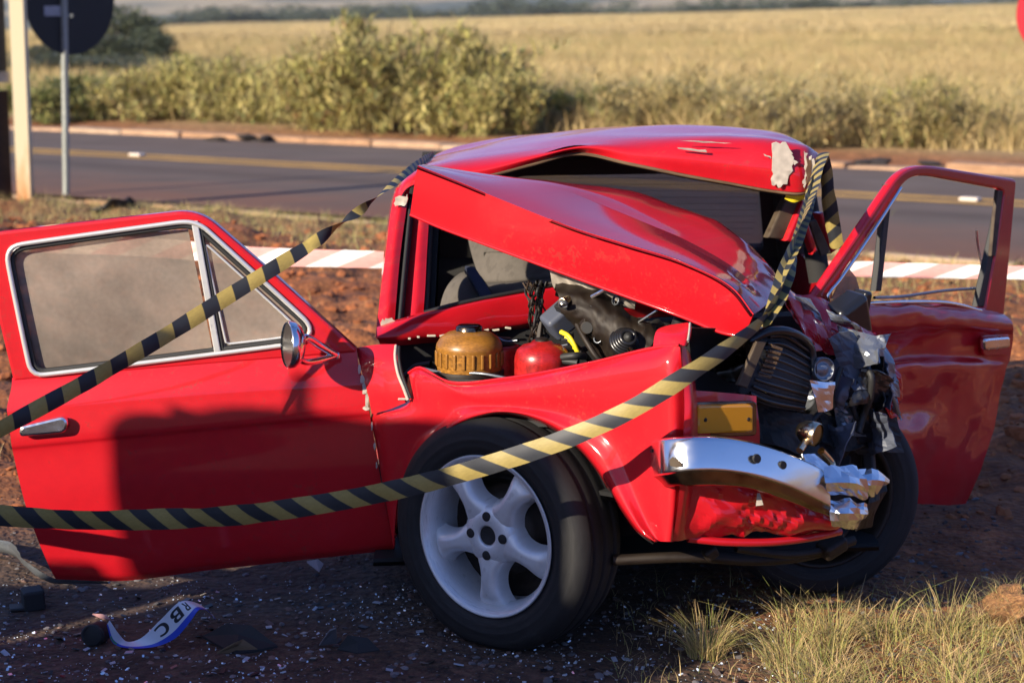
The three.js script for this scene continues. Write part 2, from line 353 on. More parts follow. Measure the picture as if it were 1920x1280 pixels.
{
  const g = strip(-120, 60, ROAD0, ROAD1, 0.0, 180, 16, 0.05);
  const uv = g.attributes.uv; for (let i = 0; i < uv.count; i++) uv.setXY(i, (uv.getY(i) * 2 - ROAD0) / (ROAD1 - ROAD0), uv.getX(i) * 2 / 10);
  const road = structure(mesh('road', g, phys(lin(1, 1, 1), 0.95, 0, { map: roadCols, specularIntensity: 0.25 })));
  const paint = std(lin(0.72, 0.40, 0.08), 0.8, 0, { map: asphaltMap });
  for (const t of [15.5, 15.86]) { const m = mesh('centre_line', strip(-120, 60, t, t + 0.2, 0.004, 150, 2, 0.01), paint, road); m.userData.kind = 'structure'; }
  // kerbs: separate stones so far as they can be told apart
  const kerbMat = [std(lin(0.62, 0.40, 0.25), 0.9, 0, { map: dustMap }), std(lin(0.55, 0.32, 0.18), 0.9, 0, { map: dustMap }), std(lin(0.68, 0.48, 0.32), 0.9, 0, { map: dustMap })];
  const ang = Math.atan2(-RD.z, RD.x);
  const kerb = new THREE.Group(); kerb.name = 'kerb'; kerb.userData.kind = 'structure'; scene.add(kerb);
  const stone = new RoundedBoxGeometry(0.98, 0.22, 0.30, 2, 0.02);
  seed(77);
  for (let s = -26; s < 14; s += 1) {
    if (s === -5 || s === -6 || (s > 8 && s < 10)) continue;
    const m = new THREE.Mesh(stone, kerbMat[Math.floor(rnd() * 3)]); m.name = 'kerb_stone'; m.castShadow = m.receiveShadow = true;
    m.position.copy(roadPt(s + 0.5 + rr(-0.03, 0.03), ROAD1 + 0.15 + rr(-0.04, 0.04), -0.04 + rr(-0.05, 0.02))); m.rotation.set(rr(-0.02, 0.02), ang + rr(-0.012, 0.012), rr(-0.01, 0.01)); kerb.add(m);
  }
  const kerbN = new THREE.Group(); kerbN.name = 'kerb_near'; kerbN.userData.kind = 'structure'; scene.add(kerbN);
  const stone2 = new RoundedBoxGeometry(0.98, 0.10, 0.10, 2, 0.015);
  for (let s = -18; s < 14; s += 1) {
    const m = new THREE.Mesh(stone2, kerbMat[Math.floor(rnd() * 3)]); m.name = 'kerb_stone'; m.castShadow = m.receiveShadow = true;
    m.position.copy(roadPt(s + 0.5, ROAD0 - 0.12, -0.045 + rr(-0.03, 0.012))); m.rotation.set(rr(-0.02, 0.02), ang + rr(-0.012, 0.012), rr(-0.02, 0.02)); kerbN.add(m);
  }
  // raised reflective studs on the centre line
  const studMat = std(lin(0.75, 0.62, 0.5), 0.4);
  const near = [[315, 288], [1790, 384]];
  const lab = ['pale road stud on the yellow line nearer the round sign', 'pale road stud on the yellow line seen through the open door frame'];
  near.forEach(([px, py], i) => { const g0 = G(px, py, 0.0), p = roadPt(g0.dot(RD), 15.79, 0); const gg = merge([new RoundedBoxGeometry(0.16, 0.03, 0.11, 3, 0.012).translate(0, 0.017, 0), new THREE.BoxGeometry(0.11, 0.012, 0.115).translate(0, 0.02, 0)]); const m = mesh('road_stud', gg, studMat); m.position.copy(p); m.rotation.y = ang; tag(m, lab[i], 'road stud', 'road studs on the centre line'); });
}
// ---------------------------------------------------------------- the wrecked car
const car = thing('wrecked_car', 'crumpled red hatchback with both doors open and its bonnet folded up', 'car', V(0.3, 0, -5.6));
const part = (name, geo, mat, parent = car, label) => mesh(name, geo, mat, parent, label);
const sub = (name, parent = car, label) => { const g = new THREE.Group(); g.name = name; if (label) g.userData.label = label; parent.add(g); return g; };
const rows3 = (list) => list.map(K);

// --- near door, open towards the camera
{
  const door = sub('door', car, 'open red door with dusty window and chrome mirror');
  const pl = vplane(60, 4.98, 690, 5.02);
  const Q = (list) => list.map(([x, y, o = 0]) => pl.proj(x, y, o));
  const rws = [
    [[22, 708, 0.0], [340, 680, 0.0], [668, 652, 0.0]],
    [[20, 728, 0.016], [340, 706, 0.018], [672, 684, 0.014]],
    [[12, 766, 0.030], [340, 737, 0.032], [682, 714, 0.028]],
    [[14, 782, 0.032], [340, 752, 0.034], [685, 729, 0.030]],
    [[21, 836, 0.034], [340, 804, 0.037], [692, 772, 0.032]],
    [[23, 846, 0.028], [340, 815, 0.031], [694, 783, 0.026]],
    [[45, 940, 0.026], [360, 905, 0.030], [708, 868, 0.024]],
    [[70, 1012, 0.015], [380, 985, 0.018], [722, 948, 0.013]],
    [[97, 1074, -0.004], [230, 1077, -0.003], [400, 1056, -0.003], [735, 1020, -0.004]],
    [[104, 1086, -0.022], [235, 1088, -0.022], [400, 1068, -0.022], [737, 1031, -0.022]],
  ];
  part('door_skin', patch(rws.map(Q), { nu: 40, nv: 60, thick: 0.022, bump: (u, v, p) => 0.0012 * noise(p.x * 5, p.y * 5) }), M.red, door);
  const outer = roundPoly([[-26, 437, 30], [372, 392, 46], [520, 520], [668, 654, 0], [668, 662], [24, 716], [-4, 600]], 8);
  const hole = roundPoly([[8, 462, 34], [352, 414, 26], [380, 424, 12], [586, 612, 26], [572, 642, 22], [58, 705, 26]], 7);
  part('window_frame', plate(pl, outer, { holes: [hole.slice().reverse()], thick: 0.045, bevel: 0.008, off: 0.006 }), M.red, door);
  const loop = (pts, off) => pts.map(([x, y]) => pl.proj(x, y, off));
  part('chrome_trim', tube(loop(hole, 0.009), 0.0068, 160, 6, true), M.trim, door);
  const holeIn = roundPoly([[17, 469, 32], [350, 422, 22], [376, 433, 10], [576, 612, 22], [564, 635, 18], [66, 697, 22]], 7);
  part('rubber_seal', tube(loop(holeIn, 0.0), 0.007, 160, 6, true), M.rubber, door);
  part('window_divider', plate(pl, [[357, 414], [370, 414], [413, 658], [401, 661]], { thick: 0.02, bevel: 0.003, off: 0.012 }), M.trim, door);
  part('divider_seal', plate(pl, [[370, 416], [378, 424], [419, 655], [413, 657]], { thick: 0.015, bevel: 0.002, off: 0.007 }), M.rubber, door);
  part('window_glass', plate(pl, [[20, 480], [60, 452], [352, 430], [398, 655], [70, 697], [52, 688]], { thick: 0.004, bevel: 0, off: -0.012 }), M.glassDusty, door, 'dusty side window wound down a little');
  part('quarter_glass', plate(pl, [[376, 438], [574, 610], [562, 634], [416, 652]], { thick: 0.004, bevel: 0, off: -0.004 }), M.glassDusty, door);
  part('quarter_frame', tube(loop(roundPoly([[383, 455, 4], [555, 612, 14], [548, 630, 8], [424, 645, 4]], 4), 0.001), 0.0035, 60, 6, true), M.trim, door);
  // handle, half off the picture
  const h = part('door_handle', [plate(pl, roundPoly([[34, 800, 10], [118, 780, 10], [128, 792, 10], [122, 812, 12], [34, 820, 10]], 4), { thick: 0.02, bevel: 0.007, off: 0.062 }), rod(pl.proj(112, 797, 0.03), pl.proj(112, 797, 0.056), 0.012), rod(pl.proj(44, 808, 0.02), pl.proj(44, 808, 0.056), 0.010)], M.chrome, door);
  void h;
  // mirror: round shell, bracket
  const mir = sub('mirror', door, 'round chrome door mirror on a forked bracket');
  const mc = pl.proj(540, 646, 0.15), face = V(-0.86, 0.05, 0.35).normalize();
  part('mirror_shell', lathe([[0.0, 0.040], [0.026, 0.038], [0.047, 0.030], [0.058, 0.014], [0.060, 0], [0.056, -0.004]], mc, face.clone().negate(), 32), M.chrome, mir);
  part('mirror_glass', lathe([[0.0, 0.0], [0.055, 0.0]], mc.clone().addScaledVector(face, 0.001), face, 32), M.blackGloss, mir);
  part('mirror_bracket', [tube([mc.clone().addScaledVector(face, -0.028), pl.proj(572, 633, 0.12), pl.proj(600, 648, 0.07), pl.proj(628, 665, 0.036)], 0.0105, 24), tube([mc.clone().addScaledVector(face, -0.02).add(V(0, -0.03, 0)), pl.proj(572, 678, 0.11), pl.proj(602, 674, 0.07), pl.proj(628, 667, 0.036)], 0.009, 24), rbox(pl.proj(625, 667, 0.034), 0.036, 0.020, 0.016, 0.007)], M.chrome, mir);
  // chipped paint along the leading edge
  seed(5);
  const chips = [];
  for (const [x, y, w, hh] of [[674, 693, 3, 10], [679, 712, 4, 9], [683, 730, 5, 12], [688, 752, 4, 14], [697, 800, 2, 10], [702, 835, 2, 8], [706, 872, 2, 7], [686, 765, 7, 4]]) { const o = []; for (let k = 0; k < 8; k++) { const a = k / 8 * Math.PI * 2; o.push([x + Math.cos(a) * w * rr(0.6, 1.2), y + Math.sin(a) * hh * rr(0.6, 1.2)]); } chips.push(plate(pl, o, { thick: 0.001, bevel: 0, off: 0.0355 })); }
  parts('paint_chip', chips, M.primer, door);
}

// --- near front wing with its arch
const wing = vplane(690, 5.0, 1288, 4.38);
{
  const A = [[742, 1000], [750, 930], [775, 880], [805, 838], [848, 800], [868, 789], [892, 780], [932, 772], [985, 777], [1040, 799], [1085, 833], [1120, 873], [1150, 920], [1178, 965], [1203, 998], [1226, 1014]];
  const O = [[737, 1031], [722, 940], [707, 838], [697, 775], [757, 752], [766, 700], [786, 690], [842, 717], [950, 710], [1100, 683], [1222, 654], [1274, 648], [1284, 760], [1280, 870], [1274, 950], [1264, 1016]];
  const offA = 0.040, r = [];
  const rowAt = (v, off, inset = 0) => A.map((a, i) => { const o = O[i]; return wing.proj(lerp(a[0], o[0], v), lerp(a[1], o[1], v) + inset, off); });
  r.push(A.map(([x, y], i) => { const cx = 960, cy = 1010; return wing.proj(lerp(x, cx, 0.03), lerp(y, cy, 0.03), -0.03); }));
  r.push(rowAt(0, offA), rowAt(0.05, offA), rowAt(0.13, offA - 0.012), rowAt(0.2, 0.020), rowAt(0.55, 0.022), rowAt(0.85, 0.014), rowAt(1, -0.012));
  part('front_wing', patch(r, { nu: 70, nv: 44, thick: 0.004, bump: (u, v, p) => 0.004 * noise(p.x * 3.2, p.y * 3.2, p.z * 3) * sstep(0.2, 0.5, v) }), M.red);
  // panel between door and wing, with the torn seam
  part('scuttle_side', patch([[[668, 652, -0.02], [705, 646, -0.03], [743, 645, -0.04]], [[676, 690, 0.008], [712, 684, 0.006], [750, 684, 0.0]], [[690, 740, 0.02], [725, 730, 0.022], [758, 722, 0.012]], [[697, 776, 0.018], [728, 768, 0.018], [762, 754, 0.012]]].map((l) => l.map(([x, y, o]) => wing.proj(x, y, o))), { nu: 16, nv: 16, thick: 0.004 }), M.red);
  part('torn_seam', [tube([[742, 648, -0.03], [741, 672, 0.004], [746, 700, 0.014], [757, 728, 0.022], [765, 750, 0.026]].map(([x, y, o]) => wing.proj(x, y, o)), 0.0042, 30, 6), rbox(wing.proj(757, 748, 0.026), 0.030, 0.006, 0.006, 0.003)], M.primer);
  part('seam_gap', tube([[748, 650, -0.03], [748, 672, 0.0], [753, 700, 0.010], [763, 728, 0.018], [770, 746, 0.020]].map(([x, y, o]) => wing.proj(x, y, o)), 0.004, 30, 6), M.black);
  // rolled top edge of the wing
  part('wing_edge', tube(O.slice(5, 12).map(([x, y]) => wing.proj(x, y - 1, -0.012)), 0.004, 60, 6), M.red);
  // lamp tower behind the wing front
  const tower = [[[1224, 656, 4.47], [1230, 622, 4.50], [1245, 612, 4.53], [1290, 604, 4.56]], [[1260, 652, 4.43], [1262, 630, 4.45], [1270, 616, 4.49], [1291, 606, 4.53]], [[1284, 648, 4.42], [1290, 632, 4.44], [1293, 615, 4.47], [1294, 606, 4.50]], [[1288, 650, 4.46], [1296, 634, 4.5], [1297, 616, 4.53], [1296, 606, 4.55]]];
  part('lamp_tower', patch(rows3(tower), { nu: 14, nv: 14, thick: 0.004 }), M.red);
  part('lamp_tower_edge', tube(K([[1294, 606, 4.49], [1293, 620, 4.45], [1290, 640, 4.41]]), 0.003, 12, 5), M.primer);
  // front corner and the panel that carries the indicator
  part('nose_corner', patch(rows3([[[1278, 646, 4.39], [1284, 760, 4.37], [1279, 870, 4.36], [1272, 950, 4.37], [1262, 1014, 4.40]], [[1292, 660, 4.41], [1298, 760, 4.375], [1292, 870, 4.37], [1284, 950, 4.38], [1274, 1014, 4.41]], [[1302, 700, 4.47], [1309, 765, 4.42], [1306, 870, 4.41], [1300, 950, 4.42], [1290, 1010, 4.44]]]), { nu: 30, nv: 8, thick: 0.004 }), M.red);
  part('lamp_panel', patch(rows3([[[1300, 732, 4.43], [1360, 736, 4.49], [1420, 742, 4.55]], [[1302, 752, 4.425], [1360, 752, 4.485], [1420, 756, 4.545]], [[1304, 822, 4.42], [1360, 820, 4.48], [1425, 822, 4.54]], [[1300, 850, 4.42], [1360, 850, 4.48], [1425, 850, 4.54]]]), { nu: 12, nv: 10, thick: 0.004, bump: (u, v, p) => 0.004 * noise(p.x * 20, p.y * 20) }), M.red);
  const fp = vplane(1300, 4.425, 1425, 4.545);
  const ind = sub('indicator', car, 'amber front indicator lamp');
  part('lens', plate(fp, roundPoly([[1310, 760, 6], [1414, 758, 8], [1414, 811, 8], [1308, 814, 6]], 4), { thick: 0.022, bevel: 0.006, off: 0.020 }), M.amberLens, ind);
  part('lamp_rim', plate(fp, roundPoly([[1304, 754, 7], [1420, 752, 9], [1420, 817, 9], [1302, 820, 7]], 4), { thick: 0.014, bevel: 0.003, off: 0.005 }), M.chromeDirty, ind);
  parts('lens_screw', [lathe([[0, 0.003], [0.004, 0.002], [0.005, 0]], fp.proj(1323, 787, 0.020), fp.n, 10), lathe([[0, 0.003], [0.004, 0.002], [0.005, 0]], fp.proj(1404, 786, 0.020), fp.n, 10)], M.grime, ind);
  // black hollow where the headlamp sat
  part('lamp_bucket', patch(rows3([[[1290, 616, 4.52], [1350, 618, 4.6], [1420, 626, 4.68]], [[1296, 660, 4.62], [1350, 660, 4.72], [1420, 662, 4.80]], [[1300, 738, 4.62], [1350, 742, 4.72], [1420, 748, 4.80]], [[1300, 742, 4.44], [1350, 744, 4.50], [1420, 748, 4.56]]]), { nu: 12, nv: 14, thick: 0.004 }), M.black);
  // inner arch and wheel well
  part('wheel_well', [patch([A.slice(0).map(([x, y]) => wing.proj(x, y + 3, -0.02)), A.map(([x, y]) => wing.proj(x, y + 3, -0.26))], { nu: 40, nv: 4, thick: 0.004, linearV: true }), plate(wing, [[700, 1020], [720, 780], [1270, 690], [1272, 1000]], { thick: 0.01, bevel: 0, off: -0.27 })], M.black);
}

// --- wheels
function makeWheel(parent, centre, axis, r, rr2, w, label, detailed = true) {
  const wh = sub('wheel', parent, label);
  axis.normalize();
  const h = w / 2;
  const prof = [[rr2 - 0.012, -h * 0.86], [rr2 + 0.005, -h * 0.96], [r - 0.045, -h * 1.04], [r - 0.022, -h * 0.98], [r - 0.006, -h * 0.84], [r, -h * 0.62], [r, -h * 0.52], [r - 0.007, -h * 0.51], [r - 0.007, -h * 0.41], [r, -h * 0.40], [r + 0.001, -h * 0.07], [r - 0.007, -h * 0.06], [r - 0.007, h * 0.06], [r + 0.001, h * 0.07], [r, h * 0.40], [r - 0.007, h * 0.41], [r - 0.007, h * 0.51], [r, h * 0.52], [r, h * 0.62], [r - 0.006, h * 0.84], [r - 0.020, h * 0.97], [r - 0.030, h * 1.01], [r - 0.034, h * 1.00], [r - 0.05, h * 1.04], [r - 0.053, h * 1.055], [r - 0.056, h * 1.04], [rr2 + 0.030, h * 1.02], [rr2 + 0.028, h * 1.03], [rr2 + 0.020, h * 1.0], [rr2 + 0.010, h * 0.93], [rr2 - 0.004, h * 0.88]];
  const tg = new THREE.LatheGeometry(prof.map(([a, b]) => new THREE.Vector2(a, b)), 96);
  const q = new THREE.Quaternion().setFromUnitVectors(V(0, 1, 0), axis);
  tg.applyQuaternion(q);
  { const p = tg.attributes.position; for (let i = 0; i < p.count; i++) { const y = p.getY(i); if (y < -(r - 0.016)) p.setY(i, -(r - 0.016) + (y + r - 0.016) * 0.25); } tg.computeVertexNormals(); }
  tg.translate(centre.x, centre.y, centre.z);
  part('tyre', tg, M.tyre, wh);
  // grooves: dark rings cut as narrow ribs of tread
  const local = new THREE.Matrix4().compose(centre, q, V(1, 1, 1));
  const rim = sub('rim', wh);
  void rim;
  const barrel = new THREE.LatheGeometry([[rr2 - 0.020, -h * 0.8], [rr2 - 0.024, h * 0.45], [rr2 - 0.012, h * 0.80], [rr2 + 0.000, h * 0.93], [rr2 + 0.007, h * 0.985], [rr2 + 0.003, h * 1.0], [rr2 - 0.006, h * 0.97], [rr2 - 0.012, h * 0.80]].map(([a, b]) => new THREE.Vector2(a, b)), 96).applyMatrix4(local);
  const pieces = [barrel];
  if (detailed) {
    // five sculpted spokes, one pointing down, flowing out of the hub
    const up = V(0, 1, 0).addScaledVector(axis, -axis.y).normalize(), rt = up.clone().cross(axis).normalize();
    const fo = centre.clone().addScaledVector(axis, h * 0.86);
    const L3 = (x, y, z) => fo.clone().addScaledVector(rt, x).addScaledVector(up, y).addScaledVector(axis, z);
    const R1 = rr2 - 0.004;
    for (let k = 0; k < 5; k++) {
      const a0 = -Math.PI / 2 + k * Math.PI * 2 / 5, ca = Math.cos(a0), sa = Math.sin(a0);
      const rws = [];
      for (const f of [0.0, 0.2, 0.4, 0.6, 0.8, 0.93, 1.0]) {
        const r0 = lerp(0.030, R1, f), w = lerp(0.052, 0.026, sstep(0, 0.45, f)) + 0.020 * sstep(0.6, 1.0, f), zt = -0.006 + 0.012 * Math.sin(f * Math.PI) - 0.020 * sstep(0.75, 1, f);
        const row = [];
        for (const [e, dz] of [[-1.25, -0.052], [-1.08, -0.026], [-0.85, -0.010], [-0.45, -0.001], [0, 0], [0.45, -0.001], [0.85, -0.010], [1.08, -0.026], [1.25, -0.052]]) { const t = e * w; row.push(L3(ca * r0 - sa * t, sa * r0 + ca * t, zt + dz)); }
        rws.push(row);
      }
      pieces.push(patch(rws, { nu: 25, nv: 22, thick: 0.006 }));
    }
    pieces.push(lathe([[0.023, -0.03], [0.024, -0.004], [0.028, 0.002], [0.045, 0.003], [0.062, -0.001], [0.074, -0.010], [0.080, -0.03]], fo, axis, 60));
    const holes = []; for (let k = 0; k < 4; k++) { const a = k * Math.PI / 2; holes.push(lathe([[0, 0.0042], [0.0115, 0.0042], [0.0125, 0.001]], L3(Math.cos(a) * 0.049, Math.sin(a) * 0.049, 0), axis, 20)); }
    parts('bolt_recess', holes, M.black, wh);
    part('hub_bore', lathe([[0, -0.006], [0.0235, -0.004]], fo, axis, 24), M.black, wh);
    part('brake_drum', [lathe([[0, 0.02], [0.07, 0.02], [0.085, 0.0], [0.11, -0.004], [0.115, -0.05], [rr2 - 0.022, -0.052]], centre.clone().addScaledVector(axis, h * 0.30), axis, 40)], M.grime, wh);
  } else part('brake_drum', lathe([[0, 0.03], [0.1, 0.03], [rr2 - 0.02, 0.0]], centre.clone(), axis, 30), M.grime, wh);
  wh.remove(rim);
  part('rim', pieces, detailed ? M.alloy : M.grime, wh);
  return wh;
}
{
  const ax = V(-0.60, 0.0, 0.80);
  const fc = P(908, 1003, 4.70);
  const c = fc.clone().addScaledVector(ax, -0.09); c.y = 0.286;
  makeWheel(car, c, ax, 0.296, 0.198, 0.185, 'five spoke alloy front wheel');
  const c2 = P(1524, 950, 5.24); c2.y = Math.max(c2.y, 0.272);
  makeWheel(car, c2, V(0.22, 0.02, 0.97), 0.282, 0.19, 0.18, 'dark wheel behind the torn nose', false);
  for (const [x, z] of [[-0.38, -6.55], [0.95, -6.55]]) makeWheel(car, V(x + (x < 0 ? 0.09 : -0.09), 0.285, z), V(Math.sign(x), 0, 0), 0.29, 0.19, 0.17, 'rear wheel', false);
}

// --- bonnet, folded into a ridge
{
  const B = [[769, 401, 4.95], [830, 427, 4.92], [889, 449, 4.89], [1043, 506, 4.80], [1160, 549, 4.73], [1280, 593, 4.65], [1360, 624, 4.58], [1392, 628, 4.56]];
  const B2 = [[775, 358, 4.932], [845, 386, 4.90], [916, 412, 4.867], [1060, 468, 4.774], [1170, 506, 4.704], [1280, 543, 4.630], [1367, 584, 4.556], [1404, 610, 4.536]];
  const C = [[783, 311, 4.92], [860, 341, 4.885], [942, 375, 4.85], [1077, 428, 4.755], [1180, 460, 4.685], [1280, 492, 4.615], [1372, 540, 4.54], [1412, 590, 4.52]];
  const C2 = [[786, 309, 4.97], [880, 336, 4.955], [972, 364, 4.935], [1098, 412, 4.86], [1200, 446, 4.80], [1298, 480, 4.72], [1388, 532, 4.63], [1424, 582, 4.57]];
  const Mi = [[790, 309, 5.03], [900, 331, 5.06], [1036, 348, 5.12], [1130, 385, 5.10], [1210, 418, 5.05], [1290, 452, 4.98], [1385, 508, 4.83], [1440, 568, 4.68]];
  const M2 = [[792, 308, 5.06], [905, 328, 5.10], [1050, 344, 5.18], [1150, 372, 5.19], [1225, 406, 5.13], [1310, 446, 5.05], [1400, 499, 4.91], [1452, 561, 4.75]];
  const T = [[795, 308, 5.12], [919, 327, 5.20], [1060, 344, 5.34], [1191, 361, 5.42], [1262, 385, 5.38], [1347, 417, 5.30], [1430, 490, 5.10], [1478, 560, 4.90]];
  const T2 = [[798, 312, 5.15], [930, 334, 5.24], [1070, 354, 5.38], [1200, 374, 5.46], [1275, 398, 5.42], [1360, 432, 5.34], [1445, 505, 5.14], [1500, 590, 4.98]];
  const fold = (u, v, p) => 0.003 * noise(p.x * 4, p.y * 4, p.z * 4) * sstep(0.25, 0.9, u);
  part('bonnet', [patch(rows3([B, B2, C]), { nu: 70, nv: 16, thick: 0.008, bump: fold }), patch(rows3([C, C2, Mi]), { nu: 70, nv: 20, thick: 0.008, bump: fold }), patch(rows3([Mi, M2, T, T2]), { nu: 70, nv: 34, thick: 0.008, bump: (u, v, p) => (0.0035 * noise(p.x * 4, p.y * 4, p.z * 4) + 0.012 * Math.abs(noise(p.x * 11, p.y * 9, p.z * 11)) * sstep(0.3, 0.8, v) * 0.7) * sstep(0.3, 0.9, u + 0.2) })], M.red, car, 'red bonnet folded along its length and pushed back to the windscreen');
  part('bonnet_edge', tube(K(B.map(([x, y, d]) => [x, y + 1, d - 0.002])), 0.0045, 60, 6), M.red);
  // inner frame of the bonnet, bare and pale
  part('bonnet_brace', patch(rows3([[[1030, 505, 4.98], [1100, 530, 4.94], [1190, 563, 4.88]], [[1040, 545, 5.02], [1110, 560, 4.99], [1190, 580, 4.94]]]), { nu: 20, nv: 8, thick: 0.008, bump: (u, v, p) => 0.012 * noise(p.x * 25, p.y * 25) }), M.primer);
  parts('bonnet_stay', [rod(P(1195, 605, 4.86), P(1232, 582, 4.82), 0.003), rod(P(1110, 556, 4.9), P(1140, 540, 4.86), 0.005)], M.brightSteel);
}

// --- roof, header and pillars
{
  const E = [[741, 392, 5.480], [764, 352, 5.480], [830, 336, 5.500], [903, 329, 5.510], [995, 306, 5.530], [1083, 285, 5.540], [1180, 304, 5.510], [1280, 325, 5.510], [1370, 341, 5.510], [1448, 355, 5.510], [1500, 360, 5.510], [1528, 350, 5.560]];
  const E2 = [[738, 380, 5.50], [762, 342, 5.49], [830, 327, 5.50], [910, 316, 5.51], [1015, 291, 5.52], [1090, 276, 5.52], [1180, 284, 5.51], [1280, 294, 5.50], [1370, 302, 5.50], [1450, 310, 5.50], [1505, 322, 5.51], [1536, 318, 5.58]];
  const Cr = [[739, 366, 5.52], [764, 332, 5.52], [828, 312, 5.54], [919, 299, 5.56], [1043, 277, 5.58], [1110, 268, 5.58], [1190, 266, 5.56], [1280, 265, 5.54], [1370, 266, 5.54], [1450, 269, 5.54], [1508, 279, 5.55], [1538, 292, 5.62]];
  const C2 = [[741, 356, 5.60], [770, 322, 5.64], [830, 300, 5.72], [921, 284, 5.76], [1043, 263, 5.78], [1115, 254, 5.78], [1195, 250, 5.76], [1280, 248, 5.74], [1375, 250, 5.72], [1455, 257, 5.72], [1505, 272, 5.72], [1536, 288, 5.72]];
  const S = [[744, 352, 5.72], [776, 314, 5.92], [832, 289, 6.12], [925, 266, 6.22], [1043, 248, 6.27], [1120, 240, 6.27], [1205, 236, 6.22], [1290, 234, 6.17], [1381, 238, 6.12], [1462, 249, 6.02], [1502, 268, 5.92], [1530, 286, 5.82]];
  const back = (dy, z) => S.map(([x, y, d], i) => { const t = i / (S.length - 1), p = P(x, y, d); return V(lerp(-0.30, 0.88, t), 1.19 - dy - 0.10 * Math.pow(Math.abs(t - 0.5) * 2, 3), z); });
  const rws = [E, E2, Cr, C2, S].map(K); rws.push(back(0.03, -6.45), back(0.12, -6.56));
  part('roof', patch(rws, { nu: 80, nv: 50, thick: 0.012, bump: (u, v, p) => 0.004 * noise(p.x * 4, p.z * 4, 2) + 0.004 * noise(p.x * 14, p.y * 14, p.z * 14) * sstep(0.6, 0.95, u) }), M.red, car, 'red roof buckled upwards over the missing windscreen');
  part('windscreen_flange', tube(K(E.slice(2).map(([x, y, d]) => [x, y + 3, d + 0.004])), 0.0055, 80, 6), M.tan);
  part('headliner', patch([K(E.slice(2, 11).map(([x, y, d]) => [x, y + 4, d + 0.03])), back(0.05, -6.15).slice(2, 11), back(0.08, -6.48).slice(2, 11)], { nu: 24, nv: 10, thick: 0.006 }), M.interior);
  // scraped corner
  const rp = vplane(1280, 5.495, 1530, 5.505, 320);
  seed(9);
  const jag = (pts, a) => { const o = []; for (let i = 0; i < pts.length; i++) { const p = pts[i], q = pts[(i + 1) % pts.length]; for (let k = 0; k < 4; k++) o.push([lerp(p[0], q[0], k / 4) + rr(-a, a), lerp(p[1], q[1], k / 4) + rr(-a, a)]); } return o; };
  const bits = [jag([[1450, 268], [1474, 268], [1488, 292], [1486, 318], [1480, 345], [1462, 350], [1448, 345], [1450, 312]], 3.5), jag([[1270, 276], [1324, 281], [1326, 286], [1274, 280]], 1.2), jag([[1274, 263], [1320, 265], [1372, 268], [1320, 268]], 0.8), jag([[1432, 288], [1446, 294], [1447, 297], [1434, 292]], 0.8), jag([[1486, 300], [1498, 303], [1490, 310]], 1.5), jag([[1508, 284], [1514, 288], [1516, 318], [1510, 352], [1506, 340], [1510, 316]], 2.5), jag([[1520, 292], [1530, 300], [1530, 332], [1522, 350], [1519, 322]], 3)];
  part('scraped_primer', bits.map((o) => plate(rp, o, { thick: 0.003, bevel: 0.001, off: 0.010 })), M.primer);
  part('scraped_rust', [jag([[1512, 296], [1522, 300], [1522, 336], [1514, 346]], 2.5)].map((o) => plate(rp, o, { thick: 0.003, bevel: 0.001, off: 0.012 })), M.tan);
  // near pillar in three bands, leaning back to the roof
  const pd = (y) => 5.18 + (630 - y) * 0.0012;
  const band = (L, R2, o, th) => patch([L, L.map((l, i) => [lerp(l[0], R2[i][0], 0.5), lerp(l[1], R2[i][1], 0.5), -0.012]), R2].map((r) => r.map(([x, y, b2 = 0]) => P(x, y, pd(y) + o + b2))), { nu: 24, nv: 9, thick: th });
  part('pillar', band([[704, 632], [712, 560], [722, 480], [735, 385], [744, 352]], [[738, 625], [743, 560], [750, 480], [762, 390], [770, 345]], 0, 0.05), M.red);
  part('pillar_side', patch([[[704, 632], [712, 560], [722, 480], [735, 385], [744, 352]].map(([x, y]) => P(x, y, pd(y) + 0.003)), [[703, 632], [710, 560], [719, 480], [732, 385], [741, 352]].map(([x, y]) => P(x, y, pd(y) + 0.09))], { nu: 20, nv: 4, thick: 0.01 }), M.red);
  part('pillar_seal', band([[735, 602], [742, 540], [748, 480], [758, 400], [766, 362]], [[757, 600], [762, 540], [768, 480], [775, 400], [780, 366]], 0.03, 0.03), M.grime);
  part('seal_lip', tube([[749, 600], [760, 480], [769, 385]].map(([x, y]) => P(x, y, pd(y) + 0.012)), 0.006, 24, 6), M.rubber);
  part('door_frame_pillar', band([[757, 600], [762, 540], [768, 480], [776, 398], [780, 366]], [[793, 597], [797, 540], [800, 480], [805, 400], [808, 368]], 0.045, 0.05), M.red);
  part('frame_seal', band([[791, 597], [795, 540], [798, 480], [803, 400], [806, 370]], [[801, 596], [805, 540], [808, 480], [813, 402], [816, 372]], 0.07, 0.04), M.rubber);
  const pp = vplane(705, 5.19, 800, 5.20, 600), pq = vplane(705, 5.48, 800, 5.48, 370);
  parts('pillar_chip', [plate(pq, jag([[742, 368], [764, 366], [762, 384], [740, 386]], 3), { thick: 0.002, bevel: 0, off: 0.03 }), plate(pp, jag([[716, 600], [735, 596], [748, 606], [730, 622], [716, 634], [712, 622]], 3), { thick: 0.003, bevel: 0, off: 0.028 })], M.primer);
  // far pillar: bent strips of trim and metal
  const fpz = vplane(1440, 5.62, 1575, 5.72, 430);
  part('far_pillar', plate(fpz, [[1506, 375], [1520, 380], [1490, 455], [1474, 452]], { thick: 0.04, bevel: 0.006, off: 0.0 }), M.red);
  part('pillar_trim', plate(fpz, [[1474, 372], [1508, 376], [1476, 450], [1440, 446]], { thick: 0.03, bevel: 0.005, off: -0.02 }), M.greyTan);
  part('far_pillar', plate(fpz, [[1508, 425], [1518, 420], [1535, 470], [1525, 478]], { thick: 0.03, bevel: 0.006, off: -0.03 }), M.red);
